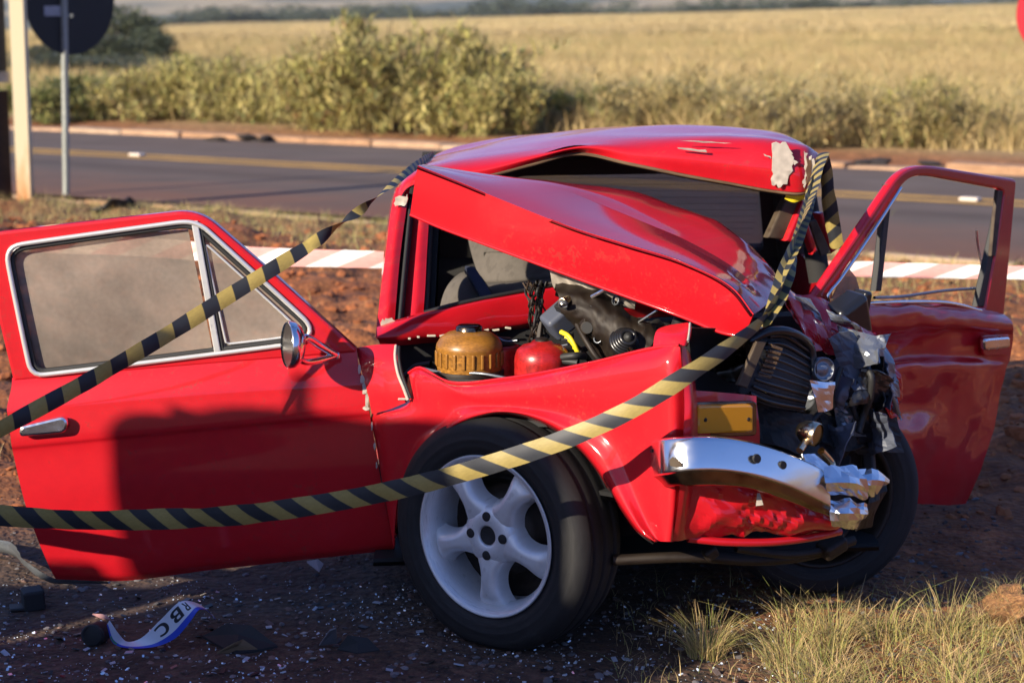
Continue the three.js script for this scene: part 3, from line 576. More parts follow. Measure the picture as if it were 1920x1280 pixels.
  part('seat_belt', plate(fpz, [[1518, 415], [1532, 412], [1560, 474], [1540, 480]], { thick: 0.012, bevel: 0.003, off: -0.05 }), M.greyTan);
  part('far_pillar', plate(fpz, [[1536, 400], [1545, 398], [1574, 466], [1560, 476]], { thick: 0.04, bevel: 0.006, off: -0.08 }), M.red);
}

// --- scuttle below the windscreen
part('scuttle', patch(rows3([[[706, 612, 5.16], [750, 597, 5.18], [851, 571, 5.24], [985, 544, 5.34], [1120, 520, 5.42], [1330, 500, 5.45]], [[706, 618, 5.14], [750, 604, 5.14], [851, 578, 5.20], [985, 552, 5.30], [1120, 528, 5.40], [1330, 508, 5.45]], [[708, 632, 5.10], [750, 630, 5.12], [841, 628, 5.18], [985, 604, 5.28], [1120, 580, 5.38], [1330, 560, 5.45]], [[712, 645, 5.13], [752, 646, 5.14], [841, 640, 5.22], [985, 618, 5.32], [1120, 600, 5.42], [1330, 590, 5.47]]]), { nu: 40, nv: 16, thick: 0.01, bump: (u, v, p) => 0.004 * noise(p.x * 14, p.y * 14) }), M.red);
part('scuttle_seal', tube(K([[795, 586, 5.20], [851, 571, 5.22], [985, 544, 5.32], [1040, 534, 5.36]]), 0.006, 24, 6), M.rubber);
seed(21);
part('scuttle_chips', Array.from({ length: 9 }, (_, i) => { const x = 765 + i * 24 + rr(-5, 5), y = 636 - (x - 765) * 0.10 - rr(0, 3); return rbox(P(x, y, 5.115 + (x - 750) * 0.00065), rr(0.006, 0.026), 0.006, 0.004, 0.002, [0, 0, rr(-0.2, 0.3)]); }), M.primer);

// --- passenger cell behind
{
  const pl = (pts, th = 0.02) => patch(pts, { nu: 4, nv: 4, thick: th, linearV: true });
  part('floor_pan', pl([[V(-0.36, 0.16, -4.95), V(0.98, 0.16, -5.1)], [V(-0.36, 0.16, -6.8), V(0.98, 0.16, -6.8)]]), M.black);
  part('firewall', pl([[V(-0.34, 0.16, -5.22), V(1.0, 0.16, -5.5)], [V(-0.34, 0.70, -5.22), V(1.0, 0.72, -5.5)]]), M.black);
  part('engine_tray', pl([[P(760, 800, 4.98), P(1270, 780, 4.50)].map((p) => p.setY(0.42)), [V(-0.34, 0.42, -5.2), V(0.95, 0.40, -5.45)]]), M.black);
  part('inner_wing', plate(wing, [[700, 900], [768, 705], [960, 716], [1230, 668], [1280, 660], [1275, 780], [1100, 800], [900, 800]], { thick: 0.006, bevel: 0, off: -0.04 }), M.black);
  for (const [x, s] of [[-0.37, 1], [0.97, -1]]) {
    part('side_panel', pl([[V(x, 0.16, -6.1), V(x, 0.16, -6.82)], [V(x, 0.74, -6.1), V(x, 0.74, -6.82)]], 0.03), M.redInner);
    part('sill', pl([[V(x, 0.10, -5.5), V(x, 0.10, -6.12)], [V(x, 0.22, -5.5), V(x, 0.22, -6.12)]], 0.05), M.redInner);
    parts('rear_pillar', [rod(V(x, 0.72, -6.15), V(x + s * 0.06, 1.06, -6.2), 0.035), rod(V(x, 0.72, -6.78), V(x + s * 0.08, 1.04, -6.45), 0.05)], M.interior);
  }
  // sloping tailgate with its heated glass
  const hu = V(1, 0, 0), hv = V(0, 0.31, 0.34).normalize(), hn = hu.clone().cross(hv).normalize(), ho = V(0, 0.74, -6.80);
  const hatch = (outline, holes, th, off) => { const sh = new THREE.Shape(outline.map(([x, y]) => new THREE.Vector2(x, y))); for (const h of holes) sh.holes.push(new THREE.Path(h.map(([x, y]) => new THREE.Vector2(x, y)))); const g = new THREE.ExtrudeGeometry(sh, { depth: th, bevelEnabled: false }); g.applyMatrix4(new THREE.Matrix4().makeBasis(hu, hv, hn).setPosition(ho.clone().addScaledVector(hn, off))); return g; };
  part('tailgate', [hatch([[-0.36, 0], [0.97, 0], [0.88, 0.55], [-0.29, 0.55]], [roundPoly([[-0.02, 0.03, 0.05], [0.0, 0.46, 0.05], [0.80, 0.48, 0.05], [0.87, 0.03, 0.05]], 4)], 0.03, 0), pl([[V(-0.36, 0.16, -6.84), V(0.97, 0.16, -6.84)], [V(-0.36, 0.76, -6.81), V(0.97, 0.76, -6.81)]], 0.03)], M.interior);
  part('rear_glass', hatch([[-0.03, 0.02], [0.88, 0.02], [0.81, 0.49], [-0.01, 0.47]], [], 0.004, 0.012), M.glassRear);
  const wires = []; for (let i = 0; i < 12; i++) { const g = new THREE.BoxGeometry(0.80, 0.0006, 0.0006); g.translate(0.42, 0.05 + i * 0.035, 0.018); g.applyMatrix4(new THREE.Matrix4().makeBasis(hu, hv, hn).setPosition(ho)); wires.push(g); }
  stuff(part('heater_wires', wires, M.grime));
  // passenger seat seen through the windscreen opening
  const st = sub('seat', car, 'grey passenger seat seen through the windscreen opening');
  part('backrest', patch(rows3([[[872, 400, 6.22], [960, 392, 6.22], [1080, 400, 6.24]], [[876, 440, 6.10], [960, 430, 6.06], [1080, 440, 6.08]], [[888, 490, 6.0], [960, 486, 5.94], [1080, 490, 5.96]], [[902, 528, 5.95], [960, 526, 5.90], [1080, 514, 5.90]], [[905, 536, 6.0], [960, 534, 5.96], [1080, 522, 5.96]]]), { nu: 24, nv: 24, thick: 0.10 }), M.seat, st);
  part('cushion', patch(rows3([[[888, 530, 5.96], [960, 528, 5.93], [1080, 514, 5.93]], [[886, 540, 5.84], [960, 534, 5.80], [1080, 522, 5.80]], [[884, 570, 5.72], [960, 562, 5.68], [1080, 550, 5.68]], [[884, 620, 5.70], [960, 612, 5.66], [1080, 600, 5.66]]]), { nu: 20, nv: 20, thick: 0.08 }), M.seat, st);
  part('side_bolster', patch(rows3([[[818, 640, 5.66], [822, 590, 5.66], [836, 540, 5.68], [862, 512, 5.72], [892, 508, 5.78]], [[840, 640, 5.60], [844, 592, 5.60], [856, 552, 5.62], [878, 526, 5.66], [904, 520, 5.72]], [[880, 640, 5.60], [886, 600, 5.60], [896, 566, 5.62], [906, 546, 5.66], [918, 540, 5.72]], [[920, 640, 5.66], [924, 600, 5.66], [926, 570, 5.70], [928, 560, 5.74], [930, 556, 5.78]]]), { nu: 22, nv: 22, thick: 0.05 }), M.seat, st);
  part('trim_band', patch(rows3([[[872, 498, 5.72], [884, 520, 5.64], [900, 550, 5.595], [916, 590, 5.58]], [[890, 500, 5.72], [904, 522, 5.64], [922, 552, 5.60], [942, 590, 5.58]]]), { nu: 14, nv: 6, thick: 0.02 }), M.seatDark, st);
  part('dashboard', patch([[V(-0.30, 0.66, -5.34), V(0.3, 0.68, -5.42), V(0.9, 0.70, -5.5)], [V(-0.30, 0.64, -5.5), V(0.3, 0.66, -5.56), V(0.9, 0.68, -5.62)], [V(-0.30, 0.45, -5.52), V(0.3, 0.45, -5.58), V(0.9, 0.45, -5.64)]], { nu: 10, nv: 10, thick: 0.02 }), M.interior);
}

// --- what shows in the engine bay
{
  const up = V(0, 1, 0);
  const tank = sub('coolant_bottle', car, 'amber plastic reservoir with ribbed sides');
  const tc = P(880, 700, 4.97);
  part('bottle', lathe([[0.0, 0.113], [0.035, 0.112], [0.056, 0.106], [0.074, 0.094], [0.084, 0.078], [0.086, 0.066], [0.083, 0.062], [0.084, 0.022], [0.08, 0.0], [0.07, -0.05]], tc, up, 40), M.amberPlastic, tank);
  part('cap', [lathe([[0, 0.128], [0.026, 0.127], [0.034, 0.122], [0.036, 0.106]], tc, up, 24)], M.chromeDirty, tank);
  const ribs = []; for (let i = 0; i < 22; i++) { const a = i / 22 * Math.PI * 2; ribs.push(rbox(tc.clone().add(V(Math.cos(a) * 0.085, 0.042, Math.sin(a) * 0.085)), 0.006, 0.038, 0.008, 0.003, [0, -a, 0], 2)); }
  part('ribs', ribs, M.amberPlastic, tank);
  part('strap', lathe([[0.086, 0.012], [0.089, 0.010], [0.089, -0.004], [0.086, -0.006]], tc, up, 40), M.grime, tank);
  const tc2 = P(938, 706, 5.03);
  part('reservoir_body', lathe([[0, 0.085], [0.045, 0.084], [0.055, 0.076], [0.056, -0.05]], tc2, up, 32), M.redPlastic);
  const cc = P(1016, 706, 4.90);
  const can = sub('red_canister', car, 'glossy red canister with domed top');
  part('shell', lathe([[0, 0.092], [0.024, 0.092], [0.03, 0.085], [0.05, 0.080], [0.064, 0.068], [0.069, 0.052], [0.070, 0.04], [0.070, -0.10]], cc, up, 40), M.redPlastic, can);
  part('neck', lathe([[0, 0.100], [0.016, 0.099], [0.018, 0.09]], cc, up, 20), M.grime, can);
  // tilted heater and motor casting
  const mot = sub('motor_casting', car, 'grimy brown casting lying across the engine bay');
  part('casting', patch(rows3([[[1040, 522, 5.02], [1085, 532, 4.98], [1140, 556, 4.93], [1195, 596, 4.88], [1230, 612, 4.86]], [[1046, 548, 4.94], [1090, 560, 4.90], [1140, 582, 4.86], [1190, 612, 4.82], [1226, 640, 4.80]], [[1052, 585, 4.92], [1092, 602, 4.88], [1136, 628, 4.84], [1172, 652, 4.80], [1205, 668, 4.80]], [[1074, 606, 4.98], [1096, 640, 4.95], [1128, 670, 4.91], [1160, 688, 4.88], [1196, 690, 4.86]]]), { nu: 40, nv: 30, thick: 0.02, bump: (u, v, p) => 0.010 * noise(p.x * 22, p.y * 22, p.z * 9) + 0.004 * noise(p.x * 60, p.y * 60, 1) }), M.grime, mot);
  const mp = vplane(1040, 4.93, 1230, 4.80, 600);
  part('port', [lathe([[0.004, 0.004], [0.014, 0.006], [0.018, 0.002], [0.018, -0.02]], mp.proj(1100, 614, 0.012), mp.n, 20)], M.grime, mot);
  part('port_hole', lathe([[0, 0], [0.015, 0]], mp.proj(1101, 614, 0.019), mp.n, 16), M.black, mot);
  part('bolt', [lathe([[0.004, 0.006], [0.010, 0.008], [0.013, 0.004], [0.013, -0.03]], mp.proj(1056, 566, 0.02), mp.n, 16)], M.brass, mot);
  const bel = []; for (let i = 0; i < 5; i++) { const t = new THREE.TorusGeometry(0.034 - i * 0.004, 0.006, 8, 28); t.applyQuaternion(new THREE.Quaternion().setFromUnitVectors(V(0, 0, 1), V(0.1, 0.55, 0.83).normalize())); const p = mp.proj(1172 + i * 1.5, 636 - i * 2 + 4, 0.02 + i * 0.007); t.translate(p.x, p.y, p.z); bel.push(t); }
  part('bellows', bel, M.blackGloss, mot);
  part('bellows_core', lathe([[0, 0.05], [0.010, 0.048], [0.016, 0.03], [0.026, 0.0], [0.03, -0.03]], mp.proj(1174, 640, 0.02), V(0.1, 0.4, 0.9), 20), M.rubber, mot);
  part('pipe_end', rod(mp.proj(1178, 648, 0.05), mp.proj(1188, 668, 0.03), 0.008), M.brass, mot);
  part('fuse_box', rbox(P(1052, 598, 4.97), 0.085, 0.07, 0.06, 0.012, [0.3, 0.5, 0.55]), M.slate);
  part('cable_clip', [tube(K([[1052, 622, 4.93], [1066, 630, 4.91], [1076, 645, 4.90], [1084, 662, 4.90]]), 0.0065, 16, 6), tube(K([[1060, 632, 4.93], [1072, 642, 4.92], [1078, 654, 4.91]]), 0.005, 12, 6)], M.yellow);
  parts('strut', [tube(K([[1082, 608, 4.92], [1100, 640, 4.88], [1118, 668, 4.86], [1140, 690, 4.86]]), 0.008, 18, 8), tube(K([[1070, 640, 4.95], [1096, 664, 4.92], [1112, 684, 4.9]]), 0.007, 18, 8)], M.grime);
  seed(31);
  const loom = [];
  for (let i = 0; i < 16; i++) { const x0 = rr(985, 1030), pts = []; let x = x0; for (let k = 0; k < 7; k++) { pts.push([x + rr(-9, 9), 530 + k * 18 + rr(-5, 5), rr(4.96, 5.06)]); x = lerp(x, 1008, 0.25) + rr(-5, 5); } loom.push(tube(K(pts), rr(0.0022, 0.0042), 30, 5)); }
  part('wiring_loom', loom.slice(0, 8), M.grime); part('wiring_loom', loom.slice(8, 12), M.greyTan); part('wiring_loom', loom.slice(12), M.rubber);
  parts('brake_pipe', [tube(K([[790, 690, 4.98], [840, 700, 4.92], [900, 700, 4.88], [955, 710, 4.86]]), 0.004, 24, 6), tube(K([[935, 634, 5.05], [950, 640, 5.03], [970, 638, 5.02]]), 0.003, 14, 6), tube(K([[1030, 640, 4.94], [1045, 648, 4.92], [1065, 646, 4.9]]), 0.003, 14, 6)], M.bareMetal);
  seed(32);
  for (let i = 0; i < 12; i++) { let x = rr(790, 1200), y = rr(640, 690), d = rr(4.86, 5.08); const pts = []; for (let k = 0; k < 5; k++) { pts.push([x, y, d]); x += rr(-45, 60); y = clamp(y + rr(-22, 22), 628, 705); d = clamp(d + rr(-0.06, 0.06), 4.84, 5.1); } part('engine_hose', tube(K(pts), rr(0.004, 0.011), 28, 7), [M.rubber, M.grime, M.rubber][i % 3]); }
  for (let i = 0; i < 7; i++) { const p = P(rr(1040, 1230), rr(560, 670), rr(4.84, 4.95)); part('hose_clamp', lathe([[0.010, -0.004], [0.0125, -0.004], [0.0125, 0.004], [0.010, 0.004]], p, V(rr(-1, 1), rr(-0.4, 0.6), rr(0.2, 1)), 16), M.bareMetal); }
  for (let i = 0; i < 8; i++) part('bracket_plate', rbox(P(rr(1010, 1200), rr(560, 680), rr(4.88, 4.98)), rr(0.02, 0.06), rr(0.006, 0.03), rr(0.01, 0.03), 0.003, [rr(0, 3), rr(0, 3), rr(0, 3)]), [M.grime, M.black, M.bareMetal][i % 3]);
  seed(33);
  const lumps = []; for (let i = 0; i < 14; i++) lumps.push(rbox(P(rr(1090, 1420), rr(630, 760), rr(4.85, 5.15)), rr(0.05, 0.12), rr(0.04, 0.10), rr(0.05, 0.12), 0.015, [rr(0, 3), rr(0, 3), rr(0, 3)]));
  part('engine_block', lumps, M.black);
}

// --- bumper
{
  const line = (dy0, dd, pts) => pts.map(([x, y, d]) => [x, y + dy0, d + dd]);
  const top = [[1213, 838, 4.46], [1224, 831, 4.38], [1245, 824, 4.30], [1290, 820, 4.27], [1340, 820, 4.275], [1400, 829, 4.30], [1465, 848, 4.35], [1510, 866, 4.41], [1556, 890, 4.49]];
  const bot = [[1217, 893, 4.46], [1228, 890, 4.38], [1248, 887, 4.30], [1292, 882, 4.27], [1342, 881, 4.275], [1402, 888, 4.30], [1468, 907, 4.35], [1512, 925, 4.41], [1558, 948, 4.49]];
  const skirt = [[1222, 897, 4.475], [1240, 906, 4.40], [1256, 909, 4.325], [1296, 907, 4.295], [1344, 906, 4.30], [1404, 912, 4.325], [1470, 933, 4.375], [1514, 950, 4.435], [1558, 966, 4.51]];
  const bmp = sub('bumper', car, 'chrome front bumper bent down and torn at one end');
  part('bumper_face', patch(rows3([line(-3, 0.07, top), line(-1, 0.030, top), line(3, 0.022, top), line(-1, -0.004, bot), bot, line(3, 0.01, bot)]), { nu: 60, nv: 22, thick: 0.004, bump: (u, v, p) => 0.0012 * noise(p.x * 12, p.y * 12, p.z * 12) }), M.chrome, bmp);
  part('bumper_skirt', patch(rows3([line(2, 0.012, bot), skirt, line(4, 0.03, skirt)]), { nu: 50, nv: 8, thick: 0.004, bump: (u, v, p) => 0.002 * noise(p.x * 30, p.y * 30) }), M.chromeDirty, bmp);
  const bp = [vplane(1290, 4.280, 1400, 4.310, 850), vplane(1400, 4.310, 1510, 4.420, 880)];
  const dot = (pl, x, y, r) => plate(pl, Array.from({ length: 10 }, (_, k) => [x + Math.cos(k / 10 * 6.283) * r * 0.8, y + Math.sin(k / 10 * 6.283) * r]), { thick: 0.006, bevel: 0.001, off: pl === bp[1] ? 0.016 : 0.010 });
  parts('bolt_hole', [dot(bp[0], 1356, 852, 4), dot(bp[1], 1421, 860, 9), dot(bp[1], 1470, 872, 8), plate(vplane(1213, 4.46, 1245, 4.30, 850), [[1219, 843], [1223, 842], [1223, 848], [1219, 848]], { thick: 0.004, bevel: 0, off: 0.004 })], M.black, bmp);
  part('mud_spot', plate(vplane(1250, 4.305, 1290, 4.277, 860), [[1256, 873], [1255, 862], [1261, 856], [1270, 862], [1278, 868], [1279, 875], [1266, 876]], { thick: 0.003, bevel: 0.001, off: 0.016 }), M.greyTan, bmp);
  const crum = (rows, amp, f, nu = 18, nv = 14) => { nu = Math.max(6, Math.round(nu * 0.5)); nv = Math.max(6, Math.round(nv * 0.5)); const g = patch(rows3(rows), { nu, nv, thick: 0.003, bump: (u, v, p) => amp * (noise(p.x * f, p.y * f, p.z * f) + 0.7 * Math.abs(noise(p.x * f * 2.1 + 3, p.y * f * 2.1, 2))) }); return toCreasedNormals(g, 0.12); };
  part('torn_end', [crum([[[1545, 878, 4.50], [1585, 872, 4.54], [1622, 880, 4.60]], [[1548, 905, 4.47], [1590, 905, 4.49], [1625, 915, 4.56]], [[1552, 925, 4.50], [1595, 928, 4.53], [1620, 935, 4.57]]], 0.016, 26), crum([[[1605, 888, 4.60], [1640, 880, 4.62], [1666, 902, 4.66]], [[1612, 905, 4.56], [1640, 905, 4.57], [1664, 906, 4.64]], [[1622, 930, 4.60], [1635, 930, 4.60], [1645, 925, 4.64]]], 0.008, 22, 12, 10), crum([[[1555, 935, 4.52], [1590, 938, 4.54], [1628, 945, 4.58]], [[1556, 960, 4.50], [1592, 962, 4.50], [1626, 962, 4.57]], [[1560, 985, 4.54], [1585, 992, 4.55], [1612, 985, 4.59]]], 0.014, 24)], M.foil, bmp);
  part('bumper_iron', [crum([[[1630, 920, 4.62], [1662, 908, 4.66]], [[1628, 950, 4.58], [1654, 940, 4.64]], [[1605, 995, 4.60], [1632, 985, 4.64]]], 0.01, 20, 10, 12), rod(P(1560, 960, 4.6), P(1470, 900, 4.75), 0.02)], M.grime, bmp);
}
// --- skirt below the bumper, dented
part('front_valance', toCreasedNormals(patch(rows3([[[1262, 896, 4.40], [1320, 900, 4.41], [1400, 908, 4.44], [1480, 930, 4.50], [1565, 965, 4.60]], [[1264, 940, 4.395], [1320, 945, 4.41], [1400, 950, 4.45], [1480, 962, 4.51], [1568, 980, 4.61]], [[1266, 985, 4.40], [1320, 985, 4.42], [1400, 985, 4.46], [1480, 986, 4.52], [1570, 990, 4.62]], [[1262, 1014, 4.43], [1300, 1010, 4.44], [1400, 1004, 4.50], [1480, 1002, 4.56], [1574, 996, 4.65]]]), { nu: 40, nv: 26, thick: 0.005, bump: (u, v, p) => { const w = sstep(0.12, 0.35, u); const a = p.x * 0.8 + p.y * 1.1, b2 = p.x - p.y * 0.7; return w * (0.030 * Math.abs(noise(a * 13, b2 * 5, 3)) + 0.018 * Math.abs(noise(a * 5, b2 * 21, 5)) - 0.012 * sstep(0.4, 0.9, v)); } }), 0.3), M.red);
part('valance_lip', [tube(K([[1290, 1009, 4.45], [1360, 1016, 4.47], [1450, 1016, 4.52], [1530, 1006, 4.59], [1575, 996, 4.65]]), 0.010, 30, 8)], M.redInner);
part('torn_flake', patch(rows3([[[1420, 925, 4.42], [1425, 924, 4.42]], [[1418, 948, 4.41], [1432, 946, 4.41]]]), { nu: 4, nv: 5, thick: 0.002, bump: (u, v) => 0.004 * Math.sin(v * 5) }), M.primer);
part('cross_member', [tube(K([[1150, 1050, 4.62], [1300, 1044, 4.62], [1420, 1050, 4.66], [1520, 1040, 4.72], [1600, 1012, 4.80]]), 0.014, 40, 8), tube(K([[1380, 1028, 4.60], [1480, 1040, 4.66], [1560, 1030, 4.72]]), 0.010, 24, 8), rbox(P(1560, 1024, 4.72), 0.07, 0.04, 0.05, 0.01, [0.3, 0.6, 0.2]), rbox(P(1332, 1036, 4.58), 0.035, 0.03, 0.03, 0.008, [0.2, 0.4, 0.5])], M.grime);
part('underside', patch([[P(1180, 1010, 4.75), P(1560, 1000, 4.85)].map((p) => p.setY(0.22)), [V(0.0, 0.20, -5.2), V(1.0, 0.20, -5.4)]], { nu: 4, nv: 4, thick: 0.02, linearV: true }), M.black);

// --- crushed nose on the far side
{
  const gr = sub('grille', car, 'black plastic grille pushed askew');
  const gA = [[1432, 625, 4.66], [1470, 622, 4.70], [1522, 655, 4.78]], gB = [[1402, 690, 4.60], [1455, 700, 4.64], [1520, 722, 4.74]], gC = [[1385, 735, 4.58], [1440, 760, 4.62], [1508, 772, 4.72]];
  part('grille_plate', patch(rows3([gA, gB, gC]), { nu: 14, nv: 14, thick: 0.02 }), M.black, gr);
  for (let i = 0; i < 9; i++) { const t = (i + 0.5) / 9; const row = [gA, gC].map((r) => r.map(([x, y, d]) => P(x, y, d - 0.012))); const pts = [0, 1, 2].map((k) => row[0][k].clone().lerp(row[1][k], t)); part('slat', tube([pts[0].clone().lerp(pts[1], 0.35), pts[1], pts[2]], 0.0052, 14, 6), M.blackGloss, gr); }
  part('grille_hood', tube(K([[1405, 640, 4.62], [1440, 622, 4.64], [1480, 622, 4.68], [1520, 652, 4.76], [1526, 700, 4.76]]), 0.011, 24, 8), M.blackGloss, gr);
  for (let i = 0; i < 7; i++) part('fin', rod(P(1446 - i * 4, 648 + i * 9, 4.615), P(1466 - i * 3.4, 655 + i * 8.6, 4.63), 0.0042), M.tan, gr);
  part('grille_bar', plate(vplane(1385, 4.555, 1440, 4.60, 690), [[1420, 640], [1438, 642], [1402, 728], [1384, 722]], { thick: 0.012, bevel: 0.003 }), M.greyTan, gr);
  part('lamp_reflector', patch(rows3([[[1330, 694, 4.56], [1365, 662, 4.58], [1398, 645, 4.60]], [[1345, 700, 4.60], [1372, 690, 4.63], [1400, 676, 4.64]], [[1362, 712, 4.58], [1380, 715, 4.6], [1396, 712, 4.6]]]), { nu: 12, nv: 10, thick: 0.004 }), M.chromeDirty);
  const crum = (rows, amp, f, nu, nv, th = 0.004) => toCreasedNormals(patch(rows3(rows), { nu, nv, thick: th, bump: (u, v, p) => amp * (noise(p.x * f, p.y * f, p.z * f) + 0.6 * Math.abs(noise(p.x * f * 2.3 + 3, p.y * f * 2.3, 2))) }), 0.2);
  parts('crushed_wing', [
    crum([[[1452, 520, 5.06], [1500, 545, 5.08], [1550, 560, 5.14], [1600, 575, 5.2]], [[1470, 560, 4.96], [1515, 590, 4.98], [1560, 606, 5.04], [1608, 612, 5.12]], [[1490, 600, 4.90], [1530, 625, 4.90], [1575, 640, 4.96], [1612, 640, 5.06]], [[1515, 640, 4.88], [1545, 660, 4.90], [1585, 668, 4.96], [1618, 660, 5.02]]], 0.022, 12, 26, 26),
    crum([[[1560, 612, 5.02], [1605, 615, 5.06], [1645, 622, 5.12]], [[1590, 640, 4.98], [1630, 648, 5.02], [1664, 664, 5.08]], [[1612, 680, 4.96], [1648, 690, 5.0], [1685, 712, 5.06]], [[1636, 730, 4.98], [1660, 742, 5.0], [1692, 752, 5.06]], [[1660, 775, 5.0], [1672, 785, 5.02], [1688, 772, 5.06]]], 0.018, 15, 22, 26),
    crum([[[1478, 556, 4.92], [1500, 566, 4.95]], [[1500, 610, 4.86], [1524, 612, 4.9]], [[1524, 660, 4.84], [1545, 655, 4.88]]], 0.01, 14, 10, 16),
  ], M.red);
  seed(45);
  for (const [x, y, d, w, hh] of [[1520, 585, 4.96, 26, 50], [1600, 640, 4.95, 44, 44], [1652, 668, 5.0, 34, 70], [1668, 742, 5.0, 30, 70], [1580, 604, 5.0, 50, 24]]) { const rws = [0, 0.5, 1].map((v) => [0, 0.5, 1].map((u) => [x + (u - 0.5) * w + (v - 0.5) * 20 + rr(-6, 6), y + (v - 0.5) * hh + (u - 0.5) * w * 0.4 + rr(-6, 6), d + rr(-0.03, 0.03)])); part('bare_sheet', crum(rws, 0.012, 18, 9, 9), M.bareMetal); }
  part('bare_edge', [tube(K([[1604, 650, 4.95], [1640, 690, 4.95], [1672, 740, 4.97], [1686, 776, 5.0]]), 0.006, 24, 6), crum([[[1640, 640, 4.96], [1664, 650, 5.0]], [[1652, 690, 4.94], [1682, 705, 4.99]], [[1664, 740, 4.95], [1690, 745, 5.0]]], 0.012, 20, 10, 14)], M.bareMetal);
  part('bare_plate', crum([[[1518, 712, 4.70], [1545, 716, 4.71], [1564, 716, 4.74]], [[1526, 740, 4.70], [1545, 742, 4.71], [1563, 742, 4.73]], [[1534, 772, 4.71], [1550, 770, 4.72], [1562, 764, 4.74]]], 0.006, 20, 10, 10), M.foil);
  seed(44);
  // torn inner panels: crumpled sheets of dark and bare metal, and a few hoses
  const sheet = (x, y, d, w, hh, amp) => { const sk = rr(-0.6, 0.6), t0 = rr(-0.12, 0.12); const rows = [0, 0.5, 1].map((v) => [0, 0.5, 1].map((u) => [x + (u - 0.5) * w + (v - 0.5) * hh * sk, y + (v - 0.5) * hh + (u - 0.5) * w * rr(-0.5, 0.5), d + t0 * (u - 0.5) * 2 + rr(-0.05, 0.05)])); return crum(rows, amp, 17, 14, 14, 0.003); };
  for (let i = 0; i < 15; i++) part('torn_panel', sheet(rr(1535, 1650), rr(650, 850), rr(4.86, 5.06), rr(45, 95), rr(45, 110), 0.02), [M.black, M.slate, M.blackGloss, M.bareMetal, M.slate][i % 5]);
  part('torn_panel', sheet(1610, 690, 4.9, 50, 70, 0.018), M.bareMetal); part('torn_panel', sheet(1575, 735, 4.86, 34, 60, 0.012), M.slate);
  for (let i = 0; i < 7; i++) { let x = rr(1530, 1625), y = rr(640, 700), d = rr(4.82, 4.98); const pts = []; for (let k = 0; k < 6; k++) { pts.push([x, y, d]); x = clamp(x + rr(-30, 30), 1515, 1650); y += rr(8, 40); d = clamp(d + rr(-0.05, 0.05), 4.8, 5.1); } part('hose', tube(K(pts), rr(0.004, 0.010), 26, 6), M.rubber); }
  part('pulley', [lathe([[0.0, 0.006], [0.012, 0.006], [0.014, 0.0], [0.024, 0.0], [0.026, 0.008], [0.030, 0.008], [0.030, -0.01]], P(1543, 692, 4.76), V(0.4, 0.1, 0.9), 28)], M.bareMetal);
  for (let i = 0; i < 9; i++) part('broken_bracket', rbox(P(rr(1530, 1650), rr(660, 880), rr(4.9, 5.1)), rr(0.03, 0.10), rr(0.03, 0.10), rr(0.02, 0.07), 0.008, [rr(0, 3), rr(0, 3), rr(0, 3)]), M.black);
  part('crushed_panel', crum([[[1420, 745, 4.70], [1470, 770, 4.72], [1530, 775, 4.78]], [[1420, 790, 4.68], [1470, 800, 4.70], [1530, 810, 4.76]], [[1425, 830, 4.66], [1480, 845, 4.68], [1545, 865, 4.72]]], 0.02, 16, 16, 14), M.black);
  const lc = P(1522, 812, 4.56), la = V(0.75, -0.1, 0.55).normalize();
  part('fog_lamp', lathe([[0.0, -0.035], [0.016, -0.034], [0.026, -0.02], [0.029, 0.0], [0.029, 0.016], [0.026, 0.018]], lc, la, 28), M.brass);
  part('fog_lamp_lens', lathe([[0, 0.016], [0.025, 0.014]], lc, la, 24), M.amberPlastic);
  parts('lamp_bracket', [rod(P(1500, 845, 4.52), P(1512, 826, 4.55), 0.009), tube(K([[1540, 845, 4.56], [1560, 870, 4.6], [1556, 885, 4.55]]), 0.01, 12, 6)], M.brass);
  part('bare_strip', crum([[[1505, 850, 4.52], [1535, 855, 4.55]], [[1520, 872, 4.50], [1560, 880, 4.55]], [[1530, 882, 4.49], [1565, 892, 4.54]]], 0.01, 24, 10, 8), M.foil);
}

